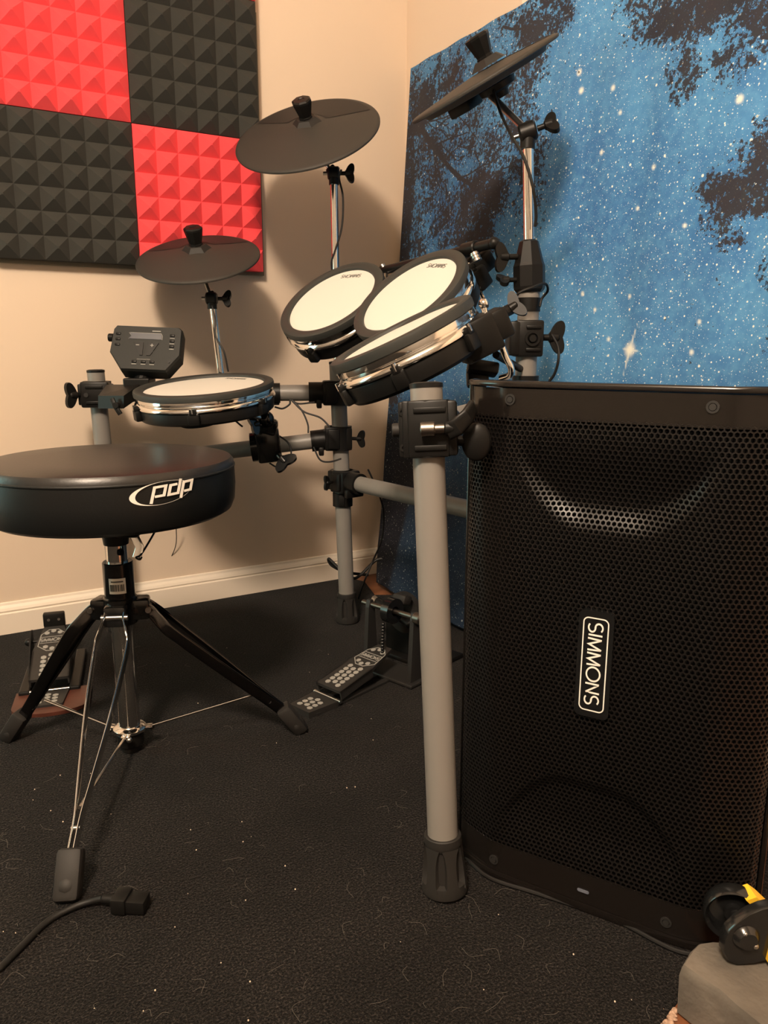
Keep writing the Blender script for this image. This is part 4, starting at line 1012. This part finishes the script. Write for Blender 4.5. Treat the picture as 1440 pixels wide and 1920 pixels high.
h = 0.0158; tw = sum(GW[c] + 0.055 for c in 'SIMMONS') * h
k = 0.098 / tw
# text runs top to bottom, letter tops to the right
mft = lambda u, v, hh: Mb @ V((v - h / 2, 0.0490 - u * k, 0.0046 + hh * 0.5))
write(t, 'SIMMONS', 0, 0, h, 0.0017, mft, gap=0.055)
t.build('badge_lettering', M_white, bo, smooth=False)
m = MB(); m.prism(rrect(0.014, 0.004, 0.0018), 0, 0.0006, Matrix.Translation(gs(0.2020, 0.028, 0.0004)) @ Matrix(((sd.x, 0, sn.x), (sd.y, 0, sn.y), (0, 1, 0))).to_4x4()); m.build('status_window', M_led, spk, smooth=False)

# ------------------------------------------------------------------ pedals
def hexdot(mb, M, x, y, r, sx=1.0):
    mb.prism([(x + r * sx * math.cos(math.radians(60 * k)), y + r * math.sin(math.radians(60 * k))) for k in range(6)], 0.0, 0.0008, M)
def footboard(o, H, T_, w, holes=True):
    """footboard from heel H to toe T_ with printed hexagon grips"""
    H = V(H); T_ = V(T_); u = (T_ - H); Lf = u.length; u.normalize(); side = UP.cross(u).normalized(); nn = u.cross(side).normalized()
    Mx = Matrix.Translation(H) @ Matrix(((u.x, side.x, nn.x), (u.y, side.y, nn.y), (u.z, side.z, nn.z))).to_4x4()
    w2 = w / 2
    fb = MB(); fb.prism([(0.045, -w2), (Lf - 0.075, -w2), (Lf - 0.03, -w2 * 0.72), (Lf, -w2 * 0.55), (Lf, w2 * 0.55), (Lf - 0.03, w2 * 0.72), (Lf - 0.075, w2), (0.045, w2)], -0.006, 0, Mx)
    fb.prism([(0.045, -w2), (Lf - 0.075, -w2), (Lf - 0.075, -w2 + 0.003), (0.045, -w2 + 0.003)], -0.018, 0, Mx); fb.prism([(0.045, w2 - 0.003), (Lf - 0.075, w2 - 0.003), (Lf - 0.075, w2), (0.045, w2)], -0.018, 0, Mx)
    f = fb.build('footboard', M_pedal, o, smooth=False)
    d = MB()
    for i in range(7):
        for j in (-1, 0, 1):
            x = 0.058 + i * 0.0125 + (0.00625 if j == 0 else 0)
            if x < Lf - 0.088: hexdot(d, Mx, x, j * 0.0135, 0.0058)
    cx = Lf - 0.044
    poly = [(cx - 0.034, -0.010), (cx - 0.018, -0.027), (cx + 0.018, -0.023), (cx + 0.033, -0.009), (cx + 0.033, 0.009), (cx + 0.018, 0.023), (cx - 0.018, 0.027), (cx - 0.034, 0.010)]
    d.stroke(poly, 0.0016, lambda a, b, h: Mx @ V((a, b, h)), closed=True)
    for x in (cx - 0.022, cx + 0.022):
        for j in (-1, 0, 1): hexdot(d, Mx, x + (0.006 if j == 0 else 0) * (1 if x > cx else -1), j * 0.0125, 0.0054)
    for x in (cx - 0.0095, cx + 0.0095): d.stroke([(x, -0.024), (x, 0.024)], 0.0012, lambda a, b, h: Mx @ V((a, b, h)))
    h = 0.0095; W = sum(GW[c] + 0.06 for c in 'SIMMONS') * h
    write(d, 'SIMMONS', 0, 0, h, 0.0018, lambda a, b, hh: Mx @ V((cx - 0.0045 + b, W / 2 * 0.92 - a * 0.92, hh)))
    d.build('grip_print', M_dot, f, smooth=False)
    hp = MB(); Mh = Matrix.Translation(V((H.x, H.y, 0.012))) @ Matrix(((u.x, side.x, 0), (u.y, side.y, 0), (0, 0, 1))).to_4x4()
    hp.prism([(-0.03, -w2 * 0.8), (0.04, -w2), (0.04, w2), (-0.03, w2 * 0.8)], -0.012, 0.0, Mh); h_ = hp.build('heel_plate', M_pedal, o, smooth=False)
    d = MB()
    for i in range(3):
        for j in (-1, 0, 1): hexdot(d, Mh, -0.016 + i * 0.0135 + (0.006 if j == 0 else 0), j * 0.0135, 0.0058)
    d.build('grip_print', M_dot, h_, smooth=False)
    hh = MB(); hh.cyl(Mh @ V((0.043, -w2 * 1.08, -0.002)), Mh @ V((0.043, w2 * 1.08, -0.002)), 0.0035, n=12); hh.build('hinge_pin', M_steel, o)
    return Mx, u, side, Lf
kp = thing('kick_pedal', 'black kick drum pedal with hexagon-dotted footboard, right of the throne', 'pedal', (-0.60, -0.70, 0))
KH = V((-0.650, -0.722, 0.020)); KT = hz(722, 1212, 0.062)
Mx, u, side, Lf = footboard(kp, KH, KT, 0.066)
uh = V((u.x, u.y, 0)).normalized()
KX = V((KT.x, KT.y, 0)) + uh * -0.02 - side * 0.012
K = Matrix.Translation(KX) @ Matrix(((uh.x, side.x, 0), (uh.y, side.y, 0), (0, 0, 1))).to_4x4()
m = MB(); m.box((-0.08, -0.012, 0.003), (0.235, 0.012, 0.004), K); m.box((-0.08, 0.02, 0.003), (0.235, 0.012, 0.004), K); m.box((0.035, 0, 0.005), (0.07, 0.15, 0.007), K, 0.002); m.build('base_plate', M_pedal, kp, smooth=False)
for sg in (-1, 1):
    m = MB(); m.prism([(0.010, 0.0), (0.046, 0.0), (0.036, 0.135), (0.030, 0.150), (0.022, 0.150), (0.018, 0.135)], -0.005, 0.005, K @ Matrix.Translation((0, sg * 0.060, 0)) @ Matrix.Rotation(math.pi / 2, 4, 'X'))
    m.build('post', M_pedal, kp, smooth=False)
m = MB(); m.cyl(K @ V((0.027, -0.085, 0.140)), K @ V((0.027, 0.080, 0.140)), 0.0055, n=16); m.cyl(K @ V((0.027, -0.078, 0.140)), K @ V((0.027, -0.060, 0.140)), 0.012, n=20, bev=0.002); m.build('axle', M_bolt, kp)
m = MB(); m.lathe([(0.010, -0.009), (0.026, -0.009), (0.026, 0.009), (0.010, 0.009)], K @ Matrix.Translation((0.027, 0.0, 0.140)) @ Matrix.Rotation(math.pi / 2, 4, 'X'), 24)
for k in range(10): m.sphere(K @ V((0.001 - 0.0015 * k * 0.2, 0, 0.118 - k * 0.0065)), 0.0038, n=8, m=6)
m.build('chain_and_cam', M_gloss, kp)
m = MB(); pts = []
for k in range(140):
    a = k * 0.75; pts.append(K @ V((0.030 + 0.0055 * math.cos(a), -0.088 + 0.0055 * math.sin(a), 0.105 - k * 0.00055)))
m.tube(pts, 0.0011, n=5, smooth=False); m.cyl(K @ V((0.030, -0.088, 0.028)), K @ V((0.030, -0.088, 0.012)), 0.002, n=8); m.cyl(K @ V((0.030, -0.088, 0.135)), K @ V((0.030, -0.088, 0.104)), 0.002, n=8); m.build('spring', M_chr, kp)
m = MB(); m.cyl(K @ V((0.027, 0.01, 0.140)), K @ V((0.066, 0.01, 0.150)), 0.004, n=12); m.build('beater_shaft', M_steel, kp)
m = MB(); m.box((0, 0, 0), (0.026, 0.034, 0.020), frame(K @ V((0.070, 0.01, 0.151)), (0.3, 0.1, 1), uh), 0.005); m.build('beater', M_rub, kp)
# kick pad tower
kt = thing('kick_pad_tower', 'black kick pad stand on the rug between the pedal and the tapestry', 'kick pad', K @ V((0.13, 0.02, 0)))
m = MB(); m.box((0.135, 0.03, 0.062), (0.05, 0.13, 0.110), K, 0.008); m.box((0.145, 0.03, 0.006), (0.11, 0.17, 0.010), K, 0.003); m.build('tower', M_blk, kt)
m = MB(); m.lathe([(0, 0), (0.040, 0), (0.044, 0.004), (0.044, 0.018), (0, 0.02)], K @ Matrix.Translation((0.112, 0.03, 0.11)) @ Matrix.Rotation(-math.pi / 2, 4, 'Y'), 32); m.build('pad', M_rub, kt)
m = MB(); m.cyl(at(770, 1172, 1.58), at(708, 1127, 1.67), 0.009, n=18, bev=0.002); m.box((0, 0, 0), (0.03, 0.04, 0.02), frame(at(742, 1140, 1.62), UP, uh), 0.004); m.box((0, 0, 0), (0.012, 0.05, 0.016), frame(at(758, 1124, 1.62), (0.2, 0.5, 1), side), 0.003); m.build('cross_arm', M_blk, kt)
m = MB(); m.cyl(at(708, 1127, 1.67), at(702, 1123, 1.68), 0.0088, n=18); m.build('arm_end', M_steel, kt)
# hi-hat pedal
hp_ = thing('hi_hat_pedal', 'black hi-hat pedal with hexagon dots behind the left throne leg', 'pedal', (-1.05, -0.35, 0))
HH_ = hz(88, 1302, 0.020); HT = hz(102, 1174, 0.085)
Mx2, u2_, side2, Lf2 = footboard(hp_, HH_, HT, 0.072)
uh2 = V((u2_.x, u2_.y, 0)).normalized(); K2 = Matrix.Translation(V((HT.x, HT.y, 0))) @ Matrix(((uh2.x, side2.x, 0), (uh2.y, side2.y, 0), (0, 0, 1))).to_4x4()
m = MB(); m.box((0.008, 0, 0.098), (0.016, 0.042, 0.030), K2, 0.003); m.build('toe_bracket', M_blk, hp_)
m = MB(); m.box((0.016, 0, 0.050), (0.014, 0.040, 0.10), K2, 0.003); m.box((-0.06, -0.045, 0.008), (0.20, 0.02, 0.014), K2, 0.003); m.box((-0.06, 0.045, 0.008), (0.20, 0.02, 0.014), K2, 0.003)
m.prism([(-0.10, 0.0), (0.02, 0.0), (0.02, 0.075), (0.0, 0.08)], -0.048, -0.045, K2 @ Matrix.Rotation(math.pi / 2, 4, 'X')); m.build('frame', M_blk, hp_, smooth=False)
m = MB(); m.sphere(K2 @ V((0.0, 0.052, 0.055)), 0.008); m.cyl(K2 @ V((0.0, 0.03, 0.055)), K2 @ V((0.0, 0.05, 0.055)), 0.003); m.build('side_knob', M_blk, hp_)
for k in (-1, 1): MB().cyl(K2 @ V((-0.001, k * 0.010, 0.100)), K2 @ V((-0.003, k * 0.010, 0.100)), 0.0028, n=10).build('screw', M_steel, hp_)
m = MB(); Mw = Matrix.Translation(V((HH_.x, HH_.y, 0))) @ Matrix(((uh2.x, side2.x, 0), (uh2.y, side2.y, 0), (0, 0, 1))).to_4x4()
m.prism([(0.05, -0.075)] + [(-0.018 + 0.066 * -math.sin(math.radians(a)) * 0.55, -0.068 * math.cos(math.radians(a)) - 0.008) for a in range(0, 181, 12)] + [(0.05, 0.06)], 0.0005, 0.0075, Mw)
m.build('wooden_base', M_redwood, hp_, smooth=False)

# ------------------------------------------------------------------ cables
def cable(label, pts, r=0.0022, smooth=True, name='cable'):
    return tag(MB().tube(pts, r, n=8, smooth=smooth).build(name, M_cable), label, 'cable')
# power lead in front
pw = thing('power_lead', 'black power lead with a socket plug lying on the rug in front of the throne', 'cable', hz(230, 1690, 0))
pts = [V((-1.95, -1.62, 0.004)), V((-1.70, -1.52, 0.004)), V((-1.42, -1.36, 0.004)), hz(-60, 1870, 0.004), hz(0, 1815, 0.004), hz(40, 1775, 0.004), hz(90, 1727, 0.004), hz(140, 1700, 0.0055), hz(170, 1690, 0.008), hz(192, 1685, 0.0125)]
MB().tube(pts, 0.0039, n=12).build('cord', M_cable, pw)
pd = (hz(285, 1692, 0.012) - hz(200, 1686, 0.012)); Mp = Matrix.Translation(hz(192, 1685, 0.0125)) @ Matrix(((pd.normalized().x, -pd.normalized().y, 0), (pd.normalized().y, pd.normalized().x, 0), (0, 0, 1))).to_4x4()
m = MB(); m.lathe([(0.0042, 0), (0.0052, 0.001), (0.0062, 0.016), (0, 0.016)], Mp @ Matrix.Rotation(math.pi / 2, 4, 'Y'), 16)
m.box((0.024, 0, -0.001), (0.019, 0.027, 0.021), Mp, 0.0035); m.box((0.043, 0, -0.002), (0.024, 0.021, 0.016), Mp, 0.0012); m.build('plug', M_blk, pw)
# cable along the loudspeaker foot
cable('thin black cable running along the front foot of the loudspeaker', [hz(866, 1560, 0.002), hz(870, 1597, 0.003), hz(890, 1624, 0.003), hz(925, 1649, 0.003), hz(1000, 1673, 0.003), hz(1080, 1699, 0.003), hz(1160, 1728, 0.003), hz(1230, 1765, 0.003), hz(1270, 1783, 0.003), hz(1310, 1792, 0.003)], 0.0026)
cable('cable hanging down the pole of the large tilted cymbal', [at(640, 318, 1.64), at(636, 335, 1.65), at(643, 370, 1.645), at(641, 425, 1.65), at(629, 468, 1.655), at(622, 490, 1.66), at(623, 515, 1.67)], 0.0022)
cable('cable looping down the pole of the small cymbal', [at(392, 545, 1.68), at(403, 600, 1.67), at(404, 630, 1.67), at(420, 660, 1.67), at(428, 697, 1.68)], 0.0020)
cable('cable trailing down the pole of the highest cymbal', [at(925, 170, 1.32), at(940, 215, 1.30), at(958, 252, 1.26), at(982, 295, 1.25), at(999, 350, 1.25), at(1005, 400, 1.27), at(1003, 425, 1.28)], 0.0026)
cable('cable wrapped around the black collar of the right rear post', [at(965, 560, 1.27), at(975, 548, 1.26), at(1000, 538, 1.26), at(1022, 532, 1.28), at(1027, 545, 1.30), at(1016, 560, 1.31), at(1012, 575, 1.31)], 0.0022)
cable('cable hanging from the wing nut of the right rear post', [at(1035, 628, 1.29), at(1046, 650, 1.29), at(1047, 675, 1.29), at(1040, 700, 1.30), at(1030, 715, 1.31)], 0.0024)
for lab, pp in (('short cable loop hanging under the upper crossbar beside the snare pad', [(515, 763), (530, 766), (543, 758), (545, 750), (560, 757), (590, 754)]),
                ('cable hanging from the upper crossbar to the lower crossbar', [(548, 750), (566, 770), (577, 795), (578, 812)]),
                ('cable curving from the upper crossbar to the rear post clamp', [(548, 752), (570, 772), (600, 783), (618, 800)]),
                ('cable loop hanging right of the snare clamp', [(520, 815), (540, 830), (546, 850), (538, 872), (520, 876), (505, 868)]),
                ('short cable loop hanging under the lower rear clamp', [(588, 838), (600, 862), (618, 866), (640, 860)]),
                ('thin cable loop hanging under the snare pad', [(330, 795), (352, 802), (390, 798), (430, 785), (455, 800)])):
    cable(lab, [at(a, b, 1.68 if a > 500 else 1.55) for a, b in pp], 0.0020)
cable('long cable hanging from the lower crossbar down to the rug by the room corner', [at(690, 880, 1.74), at(708, 920, 1.76), at(719, 960, 1.80), at(716, 1010, 1.84), at(700, 1050, 1.88), at(683, 1090, 1.88), hz(672, 1122, 0.003)], 0.0022)
cable('thick cable looped behind the rear left post above the rug', [at(716, 1047, 1.98), at(704, 1051, 1.98), at(690, 1064, 1.97), at(676, 1078, 1.96), at(662, 1084, 1.95), at(640, 1070, 1.97), at(617, 1048, 1.99), at(622, 1060, 2.0), at(650, 1073, 2.0), at(690, 1078, 2.03)], 0.0040)
cable('thin cable hanging below the throne seat in front of the left wall', [at(330, 980, 1.9), at(330, 1020, 1.95), at(318, 1050, 1.98), at(300, 1080, 2.0), at(285, 1096, 2.0)], 0.0011)
cable('wire curving from under the throne seat beside its stem', [at(293, 992, 1.22), at(280, 1015, 1.20), at(264, 1040, 1.18), at(255, 1045, 1.17), at(262, 1049, 1.17), at(266, 1044, 1.17)], 0.0016)

# ------------------------------------------------------------------ stone and clamp tool
st = MB()
top = [hz(1278, 1812, 0.055), hz(1296, 1786, 0.055), hz(1312, 1773, 0.055), hz(1335, 1769, 0.055), V((-0.50, -1.555, 0.055)), V((-0.36, -1.62, 0.055)), V((-0.40, -1.80, 0.055)), V((-0.52, -1.80, 0.055)), hz(1425, 1925, 0.055), hz(1380, 1888, 0.055), hz(1345, 1860, 0.055), hz(1310, 1836, 0.055)]
cen = sum(top, V()) / len(top); n = len(top)
lvl = [(1.0, 0.0, 0.0), (1.012, 0.045, 0.002), (1.008, 0.0545, 0.0), (0.985, 0.058, 0.0)]
vs = []; fs = []
for sc, z_, _ in lvl:
    for k, q in enumerate(top):
        r2 = random.Random(k * 7 + int(z_ * 1000)); e = V((r2.uniform(-1, 1), r2.uniform(-1, 1), 0)) * 0.0012
        vs.append(V((cen.x + (q.x - cen.x) * sc, cen.y + (q.y - cen.y) * sc, z_)) + e)
for l in range(3):
    for k in range(n): fs.append((l * n + k, l * n + (k + 1) % n, (l + 1) * n + (k + 1) % n, (l + 1) * n + k))
fs.append(tuple(range(3 * n, 4 * n))); fs.append(tuple(reversed(range(n))))
st.add(vs, fs)
tag(st.build('stone_block', M_stone, angle=20), 'rough grey stone block at the lower right beside the loudspeaker', 'stone')
pb = MB(); rr = random.Random(9)
for i in range(60):
    q = hz(rr.uniform(1236, 1268), rr.uniform(1890, 1922), 0.0); pb.sphere(V((q.x, q.y, -0.002)), rr.uniform(0.0015, 0.003), (1, 1.2, 0.7), n=8, m=6)
tag(pb.build('pale_grit', mat('grit', (0.34, 0.22, 0.15), 0.8, var=(150, 0.4))), 'pale grit between the rug edge and the stone block', 'grit', kind='stuff')

TB = hz(1378, 1806, 0.0595)
tl = thing('clamp_tool', 'black and yellow clamp tool lying on the grey stone block', 'tool', hz(1400, 1805, 0.058))
TR_ = V((0.862, -0.507, 0)); TF = V((0.507, 0.862, 0))     # right and away on the stone
TM = Matrix.Translation(TB) @ Matrix(((TR_.x, 0, -TF.x), (TR_.y, 0, -TF.y), (0, 1, 0))).to_4x4()   # x right, y up, z towards the viewer
def tp(px, py): return ((px - 1378) * 0.00054, (1806 - py) * 0.00066)
m = MB(); m.lathe([(0.0235, -0.008), (0.0275, -0.010), (0.0295, -0.006), (0.0295, 0.006), (0.0275, 0.009), (0.0245, 0.006), (0.0235, -0.008)], TM @ Matrix.Translation((0.011, 0.0295, -0.034)) @ Matrix.Rotation(math.radians(-18), 4, 'Y'), 56)
m.lathe([(0, -0.004), (0.0245, -0.004), (0.0245, -0.002), (0.010, -0.001), (0.009, 0.004), (0, 0.005)], TM @ Matrix.Translation((0.011, 0.0295, -0.034)) @ Matrix.Rotation(math.radians(-18), 4, 'Y'), 40)
m.cyl(TM @ V((0.012, 0.031, -0.034)), TM @ V((0.012, 0.028, -0.008)), 0.006, n=18); m.build('rear_jaw', M_gloss, tl)
m = MB(); pl = [tp(*q) for q in [(1352, 1785), (1351, 1762), (1358, 1745), (1372, 1731), (1392, 1717), (1414, 1708), (1440, 1702), (1480, 1700), (1480, 1796), (1440, 1796), (1408, 1804), (1378, 1806), (1362, 1799)]]
n = len(pl); cx_ = sum(p_[0] for p_ in pl) / n; cy_ = sum(p_[1] for p_ in pl) / n
vs = []
for sc, h_ in ((0.95, -0.009), (1.0, -0.008), (1.0, 0.001), (0.96, 0.003)): vs += [(cx_ + (x_ - cx_) * sc, max(0, cy_ + (y_ - cy_) * sc), h_) for x_, y_ in pl]
fs = [tuple(reversed(range(n))), tuple(range(3 * n, 4 * n))]
for l in range(3):
    for k in range(n): fs.append((l * n + k, l * n + (k + 1) % n, (l + 1) * n + (k + 1) % n, (l + 1) * n + k))
m.add(vs, fs, TM); fj = m.build('front_jaw', M_gloss, tl)
m = MB(); q = tp(1390, 1758); m.lathe([(0, 0.008), (0.009, 0.007), (0.0125, 0.003), (0.0135, 0.001), (0, 0.001)], TM @ Matrix.Translation((q[0], q[1], 0.002)), 28); m.build('hub', M_gloss, fj)
for a, b, r_ in ((1384, 1746, 0.0022), (1404, 1766, 0.0032)):
    q = tp(a, b); MB().sphere(TM @ V((q[0], q[1], 0.007)), r_).build('rivet_and_glint', M_steel, fj)  # first bead is the bolt, the second stands in for a highlight
m = MB(); pl = [tp(*q) for q in [(1406, 1668), (1424, 1662), (1440, 1672), (1475, 1700), (1475, 1735), (1445, 1700)]]
m.prism([(a, b - 0.036) for a, b in pl], -0.040, -0.020, TM); m.prism([tp(*q) for q in [(1437, 1738), (1475, 1736), (1475, 1797), (1430, 1794)]], 0.0028, 0.009, TM)
m.prism([tp(*q) for q in [(1450, 1745), (1478, 1745), (1478, 1790), (1450, 1790)]], -0.040, 0.002, TM); m.build('yellow_body', M_yel, tl, smooth=False)
